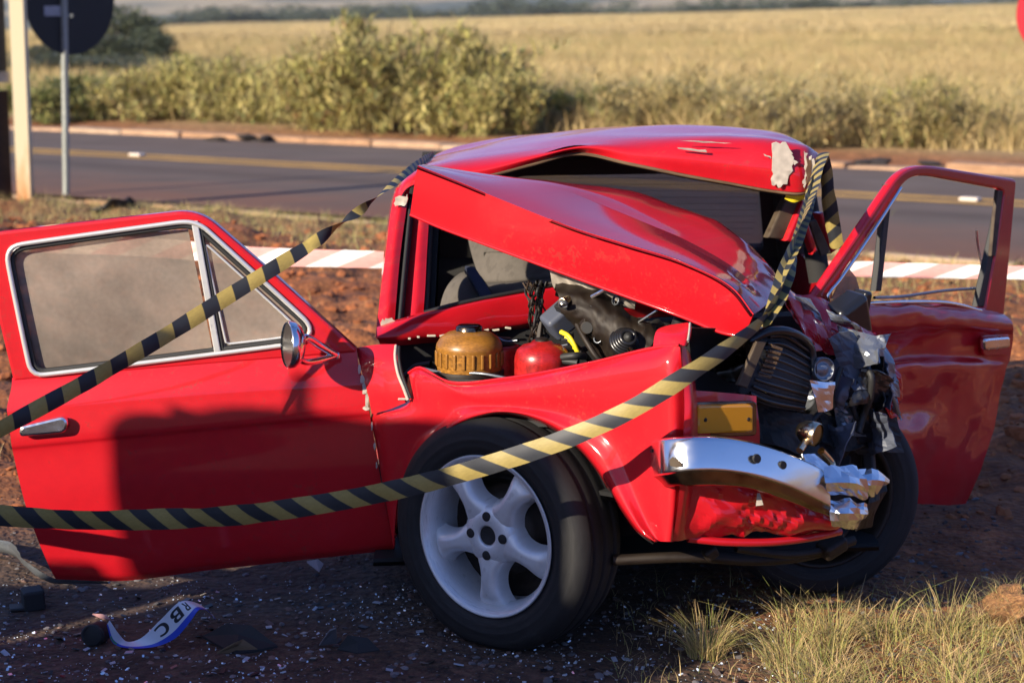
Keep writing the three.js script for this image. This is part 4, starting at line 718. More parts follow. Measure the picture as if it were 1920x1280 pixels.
// --- far door, hanging open
{
  const door = sub('door', car, 'open dented door with an empty window frame and a chrome handle');
  const pl = vplane(1580, 5.32, 1895, 6.12, 650);
  const Q = (l) => l.map(([x, y, o = 0]) => pl.proj(x, y, o));
  const dent = (x, y, p, w, h, dp) => dp * Math.exp(-(((p[0] - x) / w) ** 2 + ((p[1] - y) / h) ** 2));
  const rws = [
    [[1596, 566, 0], [1680, 568, 0], [1770, 568, 0], [1850, 584, 0], [1884, 590, 0]],
    [[1592, 584, 0.03], [1680, 584, 0.035], [1770, 586, 0.035], [1850, 600, 0.03], [1899, 604, 0.03]],
    [[1590, 612, 0.035], [1680, 606, 0.035], [1770, 606, 0.035], [1850, 612, 0.03], [1900, 616, 0.03]],
    [[1590, 645, 0.0], [1680, 640, -0.02], [1770, 622, -0.005], [1850, 624, 0.01], [1898, 628, 0.012]],
    [[1596, 690, -0.01], [1680, 672, -0.03], [1770, 668, -0.01], [1850, 672, 0.004], [1892, 676, 0.01]],
    [[1604, 730, 0.02], [1680, 690, 0.03], [1770, 684, 0.022], [1850, 686, 0.014], [1888, 688, 0.012]],
    [[1612, 780, 0.03], [1700, 770, 0.01], [1770, 745, 0.0], [1830, 735, 0.010], [1880, 735, 0.010]],
    [[1640, 840, 0.04], [1720, 825, 0.024], [1780, 806, 0.004], [1830, 800, 0.006], [1866, 800, 0.008]],
    [[1670, 900, 0.0], [1730, 890, 0.0], [1780, 880, 0.0], [1815, 875, 0.0], [1840, 872, 0.0]],
    [[1690, 940, -0.03], [1730, 944, -0.03], [1780, 946, -0.03], [1805, 946, -0.03], [1814, 945, -0.03]],
  ];
  part('door_skin', patch(rws.map(Q), { nu: 50, nv: 60, thick: 0.02, bump: (u, v, p) => 0.012 * noise(p.x * 6, p.y * 6, p.z * 3) + 0.010 * Math.abs(noise(p.x * 9 + 2, p.y * 11, 4)) * sstep(0.25, 0.6, 1 - u) + 0.003 * noise(p.x * 22, p.y * 22, 4) }), M.red, door);
  part('window_frame', [plate(pl, roundPoly([[1500, 600, 6], [1690, 320, 30], [1732, 308, 30], [1908, 336, 8], [1896, 470], [1884, 594], [1846, 590], [1868, 470], [1884, 356, 10], [1735, 328, 26], [1702, 334, 24], [1560, 545, 16], [1562, 566, 10], [1850, 576], [1850, 590], [1540, 600]], 5), { thick: 0.028, bevel: 0.008, off: 0.0 })], M.red, door);
  part('chrome_trim', tube(Q([[1690, 352], [1640, 430], [1575, 525], [1552, 556], [1562, 572], [1600, 570], [1700, 566], [1780, 568], [1840, 582]].map(([x, y]) => [x, y, 0.008])), 0.0055, 60, 6), M.chrome, door);
  parts('glass_channel', [plate(pl, [[1666, 345], [1676, 345], [1654, 546], [1643, 546]], { thick: 0.02, bevel: 0.004, off: -0.01 }), plate(pl, [[1870, 408], [1876, 408], [1848, 575], [1833, 575]], { thick: 0.02, bevel: 0.004, off: -0.006 })], M.rubber, door);
  part('channel_liner', plate(pl, [[1872, 356], [1882, 358], [1868, 480], [1860, 480], [1866, 410]], { thick: 0.012, bevel: 0.002, off: 0.004 }), M.greyTan, door);
  part('loose_rail', tube(Q([[1840, 540, -0.03], [1770, 545, -0.02], [1690, 556, -0.01], [1640, 558, 0.02]]), 0.0045, 24, 6), M.bareMetal, door);
  part('lock_rod', tube(Q([[1832, 432, -0.08], [1834, 455, -0.08], [1842, 500, -0.07], [1846, 560, -0.05]]), 0.004, 18, 6), M.brightSteel, door);
  part('door_handle', [plate(pl, roundPoly([[1848, 634, 8], [1896, 630, 6], [1897, 652, 6], [1850, 658, 8]], 4), { thick: 0.022, bevel: 0.008, off: 0.045 })], M.chrome, door);
  part('handle_recess', plate(pl, roundPoly([[1842, 628, 8], [1894, 626, 6], [1893, 666, 6], [1846, 668, 8]], 4), { thick: 0.012, bevel: 0.004, off: 0.018 }), M.crushed, door);
  part('wing_mirror_stump', [rbox(pl.proj(1590, 600, 0.09), 0.11, 0.13, 0.08, 0.02, [0.2, 0.7, 0.3]), rbox(pl.proj(1612, 585, 0.08), 0.03, 0.12, 0.05, 0.01, [0.1, 0.7, -0.2])], M.blackGloss, door);
  part('quarter_glass', plate(pl, [[1560, 560], [1590, 500], [1606, 520], [1618, 562]], { thick: 0.003, bevel: 0, off: 0 }), M.glassDusty, door);
}
rebase(car);
// ---------------------------------------------------------------- barrier tapes
function stripeTex(a, b, slant, size = 256) {
  return dataTex(size, (x, y) => { const t = ((x + (y - 0.5) * slant) % 1 + 1) % 1; const e = 0.02; const m = sstep(0.5 - e, 0.5 + e, t) * (1 - sstep(1 - e, 1, t)) + (1 - sstep(0, e, t)) * 0; const n = 1 + 0.18 * tileN(x, y, 9, 4); return [lerp(a[0], b[0], m) * n, lerp(a[1], b[1], m) * n, lerp(a[2], b[2], m) * n]; }, true);
}
const hazardMat = std(lin(1, 1, 1), 0.55, 0, { map: stripeTex([0.60, 0.53, 0.30], [0.17, 0.18, 0.20], 0.55) });
const hazardStraight = std(lin(1, 1, 1), 0.55, 0, { map: stripeTex([0.62, 0.54, 0.28], [0.13, 0.135, 0.15], -0.12) });
const paleMat = std(lin(1, 1, 1), 0.45, 0, { map: stripeTex([0.93, 0.92, 0.91], [0.90, 0.66, 0.63], -0.6) });
// ribbon: pts [px, py, d, twist in degrees, width in m]; period in metres
function ribbon(list, period, { seg = 200, cup = 0.08, phase = 0 } = {}) {
  const pts = list.map(([x, y, d]) => P(x, y, d));
  const c = new THREE.CatmullRomCurve3(pts, false, 'centripetal');
  const pos = [], uv = [], idx = []; let len = phase, prev = null;
  const across = 5;
  for (let i = 0; i <= seg; i++) {
    const t = i / seg, p = c.getPoint(t), tan = c.getTangent(t).normalize();
    const f = t * (list.length - 1), k = Math.min(list.length - 2, Math.floor(f)), q = f - k;
    const tw = (lerp(list[k][3], list[k + 1][3], q) + 16 * noise(len * 5, 1.3) + 8 * noise(len * 19, 4.1)) * Math.PI / 180, w = lerp(list[k][4], list[k + 1][4], q) * (1 + 0.10 * noise(len * 9, 7.7));
    if (prev) len += p.distanceTo(prev); prev = p.clone();
    const up = V(0, 1, 0).addScaledVector(tan, -tan.y).normalize(), sd = tan.clone().cross(up).normalize();
    const dir = up.clone().multiplyScalar(Math.cos(tw)).addScaledVector(sd, Math.sin(tw)), nn = tan.clone().cross(dir).normalize();
    for (let j = 0; j < across; j++) { const s = j / (across - 1) - 0.5; const o = p.clone().addScaledVector(dir, s * w).addScaledVector(nn, cup * w * (1 - 4 * s * s)); pos.push(o.x, o.y, o.z); uv.push(len / period, j / (across - 1)); }
  }
  for (let i = 0; i < seg; i++) for (let j = 0; j < across - 1; j++) { const a = i * across + j; idx.push(a, a + 1, a + across, a + 1, a + across + 1, a + across); }
  const g = new THREE.BufferGeometry(); g.setAttribute('position', new THREE.Float32BufferAttribute(pos, 3)); g.setAttribute('uv', new THREE.Float32BufferAttribute(uv, 2)); g.setIndex(idx); g.computeVertexNormals();
  return g;
}
{
  const t1 = mesh('hazard_tape', ribbon([[-70, 843, 4.45, 8, 0.042], [0, 804, 4.5, 8, 0.042], [150, 722, 4.6, 6, 0.041], [300, 635, 4.7, 2, 0.040], [420, 560, 4.78, -8, 0.039], [520, 498, 4.84, -24, 0.037], [580, 460, 4.90, -60, 0.034], [620, 432, 4.94, 30, 0.028], [660, 405, 4.98, 130, 0.026], [700, 376, 5.05, 220, 0.024], [750, 334, 5.30, 300, 0.022], [790, 303, 5.75, 340, 0.022], [812, 290, 6.3, 360, 0.022]], 0.088, { seg: 320 }), hazardStraight);
  tag(t1, 'yellow and black striped tape slanting across the door window up to the roof', 'barrier tape');
  const t2 = thing('hazard_tape', 'yellow and black striped tape sagging past the wheel and tied to the roof corner', 'barrier tape', V(0, 0, 0));
  mesh('tape_run', ribbon([[-520, 880, 4.62, 12, 0.056], [-260, 930, 4.66, 12, 0.056], [-70, 957, 4.66, 12, 0.056], [0, 966, 4.66, 12, 0.056], [150, 975, 4.66, 14, 0.056], [300, 973, 4.60, 14, 0.053], [450, 965, 4.52, 12, 0.051], [640, 938, 4.42, 8, 0.047], [800, 904, 4.32, 4, 0.045], [930, 867, 4.29, 0, 0.044], [1060, 823, 4.27, -4, 0.043], [1180, 769, 4.24, -8, 0.042], [1290, 702, 4.24, -8, 0.041], [1370, 648, 4.30, -4, 0.038], [1425, 606, 4.40, 10, 0.032], [1445, 588, 4.48, 30, 0.024]], 0.100, { seg: 300, phase: 0.03 }), hazardMat, t2);
  mesh('tape_strand', merge([
    ribbon([[1432, 612, 4.42, 60, 0.04], [1452, 575, 4.48, 80, 0.044], [1470, 525, 4.58, 110, 0.044], [1488, 470, 4.72, 160, 0.042], [1506, 415, 4.98, 210, 0.044], [1522, 360, 5.28, 230, 0.042], [1536, 312, 5.46, 250, 0.040], [1545, 287, 5.58, 260, 0.034]], 0.06, { seg: 120 }),
    ribbon([[1428, 600, 4.44, 20, 0.03], [1458, 555, 4.50, 10, 0.03], [1480, 495, 4.63, 60, 0.03], [1500, 438, 4.88, 100, 0.03], [1520, 372, 5.22, 120, 0.03], [1531, 335, 5.40, 150, 0.03]], 0.06, { seg: 100 }),
  ]), hazardMat, t2);
  mesh('tape_tail', ribbon([[1544, 288, 5.62, 80, 0.03], [1549, 320, 5.66, 88, 0.040], [1555, 375, 5.68, 92, 0.048], [1562, 420, 5.70, 92, 0.048], [1570, 462, 5.72, 90, 0.048]], 0.07, { seg: 60, cup: 0.35 }), hazardMat, t2);
  mesh('tape_wrap', ribbon([[1474, 366, 5.54, 0, 0.02], [1490, 372, 5.54, 10, 0.024], [1508, 368, 5.54, 30, 0.016], [1526, 352, 5.50, 50, 0.012]], 0.4, { seg: 20 }), M.yellow, t2);
  const t3 = mesh('barrier_tape', ribbon([[-200, 446, 7.55, 0, 0.072], [60, 455, 7.5, 0, 0.072], [300, 465, 7.45, 2, 0.072], [456, 479, 7.4, 0, 0.070], [715, 487, 7.4, 3, 0.066], [1000, 498, 7.45, 0, 0.066], [1300, 502, 7.5, 2, 0.064], [1590, 504, 7.5, 4, 0.060], [1760, 508, 7.5, 2, 0.056], [1920, 511, 7.5, 0, 0.052], [2150, 512, 7.55, 0, 0.052]], 0.24, { seg: 200, cup: 0.04 }), paleMat);
  tag(t3, 'pale pink and white striped tape strung low behind the car', 'barrier tape');
}

// ---------------------------------------------------------------- signs
const blackPaint = std(lin(0.010, 0.011, 0.013), 0.6, 0, { map: dustMap });
const pale = std(lin(0.62, 0.56, 0.44), 0.6, 0, { map: dustMap });
const galv = std(lin(0.46, 0.50, 0.47), 0.5, 0.3, { map: dustMap });
{
  const base = G(122, 364, 0); const d = -base.z;
  const sg = thing('round_sign', 'round road sign seen from its black back, on a thin grey pole', 'road sign', base.clone());
  const c = P(127, -2, d), r = 103 * d / FPX;                              // faces along the road
  const sgTurn = (g) => g.rotateY(50 * Math.PI / 180).translate(c.x, c.y, c.z - 0.06);
  mesh('sign_disc', sgTurn(new THREE.CylinderGeometry(r, r, 0.006, 64).rotateX(Math.PI / 2)), blackPaint, sg);
  mesh('sign_rim', sgTurn(new THREE.TorusGeometry(r - 0.006, 0.006, 8, 64)), blackPaint, sg);
  mesh('sign_face', sgTurn(new THREE.CylinderGeometry(r - 0.004, r - 0.004, 0.002, 64).rotateX(Math.PI / 2).translate(0, 0, -0.006)), std(lin(0.5, 0.03, 0.03), 0.5), sg);
  mesh('sticker', sgTurn(new THREE.BoxGeometry(0.20, 0.085, 0.002).translate(-0.175, -0.10, 0.008)), std(lin(0.55, 0.57, 0.62), 0.6, 0, { map: dustMap }), sg, 'pale label stuck on the back of the sign');
  mesh('pole', merge([rod(V(base.x, -0.25, base.z), V(c.x - 0.022, c.y + 0.45, base.z + 0.01), 0.030, 0.030, 20)]), galv, sg);
  parts('bracket', [new THREE.BoxGeometry(0.10, 0.03, 0.05).translate(c.x - 0.02, c.y - 0.14, c.z - 0.02), new THREE.BoxGeometry(0.10, 0.03, 0.05).translate(c.x - 0.02, c.y + 0.22, c.z - 0.02)], galv, sg);
  rebase(sg);
}
{
  const d = 16.2, base = P(1996, 372, d); base.y = -0.05;
  const sg = thing('round_sign', 'round white road sign with a red rim, cut by the picture edge', 'road sign', base.clone());
  const c = P(1994, 25, d), r = 86 * d / FPX;
  mesh('sign_disc', new THREE.CylinderGeometry(r - 0.05, r - 0.05, 0.008, 64).rotateX(Math.PI / 2).translate(c.x, c.y, c.z), std(lin(0.7, 0.68, 0.64), 0.5), sg);
  mesh('red_rim', new THREE.RingGeometry(r - 0.085, r, 64, 1).translate(c.x, c.y, c.z + 0.006), std(lin(0.60, 0.03, 0.04), 0.45), sg);
  mesh('sign_back', new THREE.CylinderGeometry(r, r, 0.004, 64).rotateX(Math.PI / 2).translate(c.x, c.y, c.z - 0.008), blackPaint, sg);
  mesh('pole', rod(V(c.x, -0.25, c.z - 0.04), V(c.x, c.y + 0.45, c.z - 0.04), 0.03, 0.03, 16), galv, sg);
  rebase(sg);
}
{
  const d = 15.4, base = P(40, 390, d); 
  const sg = thing('board_sign', 'tall sign board with dark back and a cream post, at the picture edge', 'sign board', base.clone().setY(landY(base.x, base.z)));
  const y0 = landY(base.x, base.z) - 0.2, xt = P(40, 100, d).x;
  const dirt = dataTex(256, (x, y) => { const n = tileN(x, y, 8, 4); const t = clamp(1 - (y * 6.0) + n * 1.6, 0, 1); return [lerp(0.92, 0.86, t), lerp(0.87, 0.52, t), lerp(0.74, 0.26, t)]; }, true);
  const post = new THREE.BoxGeometry(0.108, 3.4, 0.11, 1, 1, 1); post.translate(xt - 0.016, y0 + 1.7, -d);
  { const p = post.attributes.position, uv = post.attributes.uv; for (let i = 0; i < p.count; i++) uv.setXY(i, p.getX(i) * 2, (p.getY(i) - y0) / 3.4); }
  mesh('post', post, std(lin(0.66, 0.64, 0.60), 0.7, 0, { map: dirt }), sg, 'cream post stained red near the soil');
  const turn = (g) => g.translate(-0.055, 0, 0).rotateY(Math.PI / 2 - SUN_AZ).translate(xt - 0.045, 0, -d);
  mesh('cross_bar', turn(new THREE.BoxGeometry(2.0, 0.078, 0.07).translate(-1.0, P(10, 144, d).y, -0.045)), pale, sg);
  mesh('upper_board', turn(new THREE.BoxGeometry(2.0, 1.9, 0.02).translate(-1.0, P(10, 144, d).y + 0.99, -0.062)), std(lin(0.030, 0.030, 0.033), 0.75, 0, { map: dustMap }), sg);
  const yb = P(10, 160, d).y;
  mesh('lower_board', turn(new THREE.BoxGeometry(2.0, yb - y0 - 0.08, 0.02).translate(-1.0, (yb + y0) / 2, -0.062)), std(lin(0.070, 0.036, 0.024), 0.85, 0, { map: rustMap }), sg);
  rebase(sg);
}

// ---------------------------------------------------------------- small truck parked beside the camera: its shade lies over the wheel and door
{
  const tr = thing('parked_truck', 'small dark grey truck parked outside the picture, shading the wreck', 'truck', V(-3.2, 0, -2.4));
  const body = phys(lin(0.05, 0.052, 0.056), 0.4, 0, { clearcoat: 1, clearcoatRoughness: 0.1 });
  // its broad side squares up to the sun; the outline is where sun rays through the shadow's edge on door, wing and ground meet that side
  const sh2 = V(-Math.sin(SUN_AZ), 0, Math.cos(SUN_AZ)), pv = V(Math.cos(SUN_AZ), 0, Math.sin(SUN_AZ)), m0 = 0.55, te = Math.tan(SUN_EL);
  const edge = (p) => [p.dot(pv), p.y + (m0 - p.dot(sh2)) * te];
  const e1 = edge(P(212, 742, 4.96)), e2 = edge(P(420, 745, 4.96)), e3 = edge(P(690, 772, 4.96)), e4 = edge(P(875, 782, 4.78)), e5 = edge(P(1000, 796, 4.67)), e5b = edge(P(1078, 850, 4.64)), e5c = edge(P(1125, 955, 4.62)), e6 = edge(P(1230, 1190, 4.8).setY(0)), e7 = edge(P(1405, 1215, 4.72).setY(0.07)), b1 = edge(P(0, 1080, 5.28).setY(0));
  const ext = (prof, mat, name) => { const sh = new THREE.Shape(prof.map(([x, y]) => new THREE.Vector2(x, y))); const g = new THREE.ExtrudeGeometry(sh, { depth: 1.3, bevelEnabled: true, bevelThickness: 0.03, bevelSize: 0.03, bevelOffset: -0.03, bevelSegments: 3 }); g.translate(0, 0, 0.03); g.applyMatrix4(frame); return mesh(name, g, mat, tr); };
  const frame = new THREE.Matrix4().makeBasis(pv, V(0, 1, 0), sh2).setPosition(sh2.clone().multiplyScalar(m0));
  if (frame.determinant() < 0) throw new Error('frame');
  ext(roundPoly([[e1[0], 0.38, 0.04], [e1[0] - 0.01, e1[1] - 0.03, 0.10], [e1[0] + 0.12, e1[1] + 0.01, 0.08], [e2[0], e2[1], 0.1], [e3[0], e3[1], 0.1], [e4[0], e4[1], 0.1], [e5[0], e5[1], 0.06], [e5b[0], e5b[1], 0.05], [e5c[0], e5c[1], 0.05], [e6[0], e6[1] + 0.02, 0.06], [e7[0], e7[1], 0.06], [e7[0] + 0.06, 0.38, 0.05]], 5), body, 'cab');
  ext(roundPoly([[e1[0] - 2.0, 0.40, 0.03], [e1[0] - 2.0, b1[1] - 0.06, 0.03], [b1[0], b1[1] - 0.01, 0.05], [e1[0] - 0.05, b1[1] + 0.17, 0.03], [e1[0] - 0.05, 0.40, 0.03]], 3), std(lin(0.10, 0.11, 0.10), 0.8), 'covered_load');
  mesh('window', new THREE.BoxGeometry(0.5, 0.3, 0.01).translate(e3[0] - 0.1, e3[1] - 0.28, -0.006).applyMatrix4(frame), M.blackGloss, tr);
  for (const cx of [e1[0] - 1.5, e5[0] - 0.25]) for (const z of [0.12, 1.2]) mesh('wheel', new THREE.CylinderGeometry(0.31, 0.31, 0.18, 40).rotateX(Math.PI / 2).translate(cx, 0.31, z).applyMatrix4(frame), M.tyre, tr);
  const bc = edge(P(545, 700, 4.96)); mesh('roof_beacon', new THREE.CylinderGeometry(0.018, 0.022, 0.26, 16).translate(bc[0], bc[1] - 0.11, 0.04).applyMatrix4(frame), M.rubber, tr);
  rebase(tr);
}

// ---------------------------------------------------------------- debris on the ground
const pebble = (() => { const g = new THREE.IcosahedronGeometry(1, 1); seed(3); const p = g.attributes.position; for (let i = 0; i < p.count; i++) { const x = p.getX(i), y = p.getY(i), z = p.getZ(i), k = 1 + 0.45 * noise(x * 1.7, y * 1.7, z * 1.7); p.setXYZ(i, x * k, y * k * 0.7, z * k); } g.computeVertexNormals(); return g; })();
const onGround = (px, py, y = 0) => { let p = G(px, py, y); for (let i = 0; i < 3; i++) p = G(px, py, landY(p.x, p.z) + y); return p; };
{ // number plate
  const cv = document.createElement('canvas'); cv.width = 512; cv.height = 166; const cx = cv.getContext('2d');
  cx.fillStyle = '#c9cdd6'; cx.fillRect(0, 0, 512, 166); cx.fillStyle = '#2545b8'; cx.fillRect(0, 0, 512, 42);
  cx.fillStyle = '#20242c'; cx.font = 'bold 118px sans-serif'; cx.textAlign = 'center';
  ['R', 'B', 'C'].forEach((ch, i) => { cx.save(); cx.translate(166 + i * 50, 148); cx.scale(0.56, 1); cx.fillText(ch, 0, 0); cx.restore(); });
  cx.fillStyle = '#4d8f5a'; cx.fillRect(430, 8, 44, 26);
  const tx = new THREE.CanvasTexture(cv); tx.colorSpace = THREE.SRGBColorSpace;
  const far = [[205, 1163, 0.085], [222, 1188, 0.045], [240, 1203, 0.012], [262, 1197, 0.02], [300, 1162, 0.075], [335, 1129, 0.125], [350, 1126, 0.125], [372, 1132, 0.105], [398, 1152, 0.05]];
  const near = [[200, 1172, 0.075], [212, 1206, 0.02], [236, 1214, 0.006], [290, 1212, 0.008], [328, 1196, 0.035], [358, 1162, 0.085], [372, 1143, 0.11], [384, 1142, 0.105], [404, 1160, 0.05]];
  const q = (l) => l.map(([x, y, h]) => G(x, y, h));
  const g = patch([q(far), q(near)], { nu: 60, nv: 12, thick: 0.0015, linearV: true });
  const n = 60 * 12; const uv = g.attributes.uv; for (let s = 0; s < 2; s++) for (let i = 0; i < 60; i++) for (let j = 0; j < 12; j++) uv.setXY(s * n + i * 12 + j, 1 - i / 59, j / 11);
  const pm = std(lin(1, 1, 1), 0.4, 0, { map: tx });
  tag(mesh('number_plate', g, pm), 'bent white number plate with a blue band and black letters', 'number plate');
}
function shard(name, label, category, list, mat, thick, group) {              // list of [px, py, height]
  const pts = list.map(([x, y, h]) => { const p = onGround(x, y, h); return p; });
  const c = pts.reduce((a, p) => a.add(p), V(0, 0, 0)).multiplyScalar(1 / pts.length);
  const pos = [], idx = []; const n = pts.length;
  for (const s of [0, 1]) { for (const p of pts) pos.push(p.x, p.y - s * thick, p.z); pos.push(c.x, c.y + 0.006 - s * thick, c.z); }
  for (let i = 0; i < n; i++) { const j = (i + 1) % n; idx.push(n, i, j, 2 * n + 1, n + 1 + j, n + 1 + i, i, n + 1 + i, n + 1 + j, i, n + 1 + j, j); }
  const g = new THREE.BufferGeometry(); g.setAttribute('position', new THREE.Float32BufferAttribute(pos, 3)); g.setIndex(idx);
  const h = g.toNonIndexed(); h.computeVertexNormals();
  return tag(mesh(name, h, mat), label, category, group);
}
{
  const tr = mesh('trim_strip', merge([ribbon([[-40, 1018, 5.62, 20, 0.05], [0, 1024, 5.55, 20, 0.05], [28, 1032, 5.48, 30, 0.05], [52, 1056, 5.30, 40, 0.048], [80, 1078, 5.16, 40, 0.045], [110, 1088, 5.08, 60, 0.035], [150, 1089, 5.06, 70, 0.03], [204, 1090, 5.05, 70, 0.024]], 1, { seg: 80, cup: 0.25 })]), std(lin(0.15, 0.17, 0.19), 0.35, 0.2, { map: dustMap }));
  tag(tr, 'bent grey trim strip curling out from under the open door', 'trim strip');
  const p1 = onGround(62, 1140, 0);
  const bk = thing('black_housing', 'small black plastic housing lying near the trim strip', 'plastic debris', p1);
  mesh('shell', rbox(V(p1.x, p1.y + 0.026, p1.z), 0.056, 0.056, 0.06, 0.008, [0.05, 0.4, 0.03]), M.black, bk); mesh('flange', rbox(V(p1.x - 0.035, p1.y + 0.006, p1.z + 0.01), 0.05, 0.008, 0.05, 0.003, [0, 0.3, 0]), M.rubber, bk); rebase(bk);
  const p2 = onGround(182, 1206, 0);
  const bc = thing('fallen_cap', 'round black cap standing beside the bent number plate', 'plastic debris', p2);
  mesh('cap', lathe([[0, 0.03], [0.024, 0.03], [0.027, 0.024], [0.028, -0.02], [0.02, -0.022]], V(p2.x, p2.y + 0.026, p2.z), V(-0.25, 0.1, 0.95), 28), M.black, bc); mesh('ring', new THREE.TorusGeometry(0.026, 0.004, 8, 28).translate(p2.x - 0.006, p2.y + 0.028, p2.z + 0.022), M.rubber, bc); rebase(bc);
  shard('tan_fragment', 'tan plastic fragment lying beside the number plate', 'plastic debris', [[406, 1222, 0.004], [440, 1204, 0.03], [455, 1198, 0.035], [482, 1216, 0.01], [450, 1221, 0.004]], M.tan, 0.004);
  shard('torn_sheet', 'dark sheet of trim lying between the number plate and tan fragment', 'plastic debris', [[380, 1192, 0.01], [425, 1168, 0.05], [470, 1172, 0.05], [520, 1210, 0.01], [440, 1226, 0.0]], M.black, 0.006);
  shard('grey_shard', 'upright grey shard of trim in front of the wheel', 'plastic debris', [[598, 1208, 0.005], [618, 1180, 0.06], [630, 1176, 0.065], [632, 1204, 0.01]], std(lin(0.20, 0.20, 0.22), 0.4), 0.003);
  shard('black_shard', 'flat black shard of trim in front of the wheel', 'plastic debris', [[632, 1216, 0.004], [652, 1190, 0.04], [690, 1196, 0.03], [712, 1218, 0.004], [670, 1224, 0.002]], M.black, 0.006);
  shard('white_shard', 'small white shard under the open door', 'plastic debris', [[575, 1052, 0.03], [596, 1048, 0.035], [606, 1056, 0.02], [598, 1070, 0.005]], std(lin(0.5, 0.52, 0.56), 0.4), 0.004);
  shard('red_shard', 'thin reddish strip lying behind the number plate', 'plastic debris', [[172, 1150, 0.012], [196, 1152, 0.014], [206, 1160, 0.01], [190, 1158, 0.008]], std(lin(0.3, 0.16, 0.16), 0.5), 0.003);
  // dark rubber lying by the near kerb
  const k = thing('rubber_scrap', 'dark torn rubber lying on the dry verge by the round sign', 'rubber', G(205, 392, 0.05));
  mesh('strip', patch([[[156, 396, 0.05], [185, 386, 0.10], [215, 377, 0.14], [250, 373, 0.10]], [[158, 400, 0.03], [188, 394, 0.07], [218, 386, 0.09], [252, 381, 0.05]], [[166, 404, 0.0], [190, 402, 0.0], [222, 396, 0.0], [250, 388, 0.0]]].map((r) => r.map(([x, y, h]) => G(x, y, h))), { nu: 24, nv: 10, thick: 0.012, bump: (u, v, p) => 0.05 * noise(p.x * 6, p.y * 9, p.z * 6) }), M.black, k);
  rebase(k);
  const cr = [[440, 258, 'dark clod at a gap in the far kerb before the bushes'], [1690, 303, 'dark clod on the far kerb above the open door frame']];
  seed(61);
  for (const [px, py, lab] of cr) { const p = G(px, py, 0.04), o = thing('dark_clod', lab, 'clod', p, 'dark clods along the far kerb'); const gs = []; for (let i = 0; i < 6; i++) gs.push(pebble.clone().scale(rr(0.08, 0.2), rr(0.03, 0.07), rr(0.06, 0.12)).rotateY(rr(0, 3)).translate(p.x + rr(-0.4, 0.4), p.y + rr(-0.03, 0.02), p.z + rr(-0.1, 0.1))); mesh('lumps', gs, std(lin(0.03, 0.022, 0.018), 0.9), o); rebase(o); }
}

// loose matter underfoot
function scatter(name, label, geo, mat, n, place, cols) {
  const im = new THREE.InstancedMesh(geo, mat, n); im.name = numbered(name); im.castShadow = im.receiveShadow = true;
  const m = new THREE.Matrix4(), q = new THREE.Quaternion(), c = new THREE.Color();
  for (let i = 0; i < n; i++) { const [p, s, e] = place(i); q.setFromEuler(e); m.compose(p, q, s.isVector3 ? s : V(s, s, s)); im.setMatrixAt(i, m); if (cols) { const k = cols(i, p); c.setRGB(...k); im.setColorAt(i, c); } }
  scene.add(im); return stuff(im, label, name.replace(/_/g, ' '));
}
{
  seed(101);
  const foreg = (x0 = -1.6, x1 = 0.75, d0 = 4.3, d1 = 5.6) => { const x = rr(x0, x1), z = -rr(d0, d1); return V(x, landY(x, z), z); };
  scatter('gravel', 'small stones and crumbs of soil on the ground before the car', pebble, std(lin(1, 1, 1), 0.9), 5200, () => { const p = foreg(-1.7, 1.5, 4.25, 6.2), s = 0.0018 + 0.008 * Math.pow(rnd(), 3.5); return [p, V(s * rr(0.8, 1.5), s, s * rr(0.8, 1.3)), new THREE.Euler(rr(-0.4, 0.4), rr(0, 6.3), rr(-0.4, 0.4))]; }, () => { const v = rr(0.05, 0.18), w = rnd(); return w < 0.5 ? [v, v * 0.62, v * 0.5] : [v, v * 0.92, v * 0.95]; });
  // broken safety glass: small bright cubes
  scatter('broken_glass', 'crumbs of broken window glass strewn before the car', new THREE.BoxGeometry(1, 0.55, 0.8), phys(lin(0.70, 0.78, 0.86), 0.12, 0.4), 1700, () => { let p; do { p = foreg(-1.6, 0.7, 4.3, 5.3); } while (fbm(p.x * 2.6 + 3, p.z * 2.6, 3) < rr(-0.25, 0.32)); p.y += 0.001; const s = 0.0018 + 0.0062 * Math.pow(rnd(), 3); return [p, V(s * rr(0.7, 1.7), s, s), new THREE.Euler(rr(-0.9, 0.9), rr(0, 6.3), rr(-0.9, 0.9))]; });
  scatter('plastic_chips', 'flat chips of dark and pale plastic strewn before the car', new THREE.BoxGeometry(1, 0.12, 0.6), std(lin(1, 1, 1), 0.35), 420, () => { const p = foreg(-1.6, 0.6, 4.3, 5.2); p.y += 0.004; const s = 0.006 + 0.02 * Math.pow(rnd(), 2.4); return [p, V(s, s, s), new THREE.Euler(rr(-0.4, 0.4), rr(0, 6.3), rr(-0.4, 0.4))]; }, () => { const w = rnd(); return w < 0.5 ? [0.012, 0.012, 0.014] : w < 0.8 ? [0.30, 0.33, 0.38] : [0.12, 0.09, 0.08]; });
  // churned clods behind the car
  scatter('soil_clods', 'clods of red soil turned over behind the car', pebble, std(lin(1, 1, 1), 0.95, 0, {}), 9000, () => { let x, z; do { x = rr(-3.6, 3.2); z = -rr(5.9, 14); } while (roadT(x, z) > ROAD0 - 0.3 || (x > -0.5 && x < 1.1 && -z < 7.5)); const s = 0.006 + 0.030 * Math.pow(rnd(), 4); return [V(x, landY(x, z) - s * 0.1, z), V(s * rr(0.8, 1.5), s, s * rr(0.8, 1.3)), new THREE.Euler(rr(-0.5, 0.5), rr(0, 6.3), rr(-0.5, 0.5))]; }, () => { const v = rr(0.6, 1.3); return [0.27 * v, 0.088 * v, 0.030 * v]; });
}

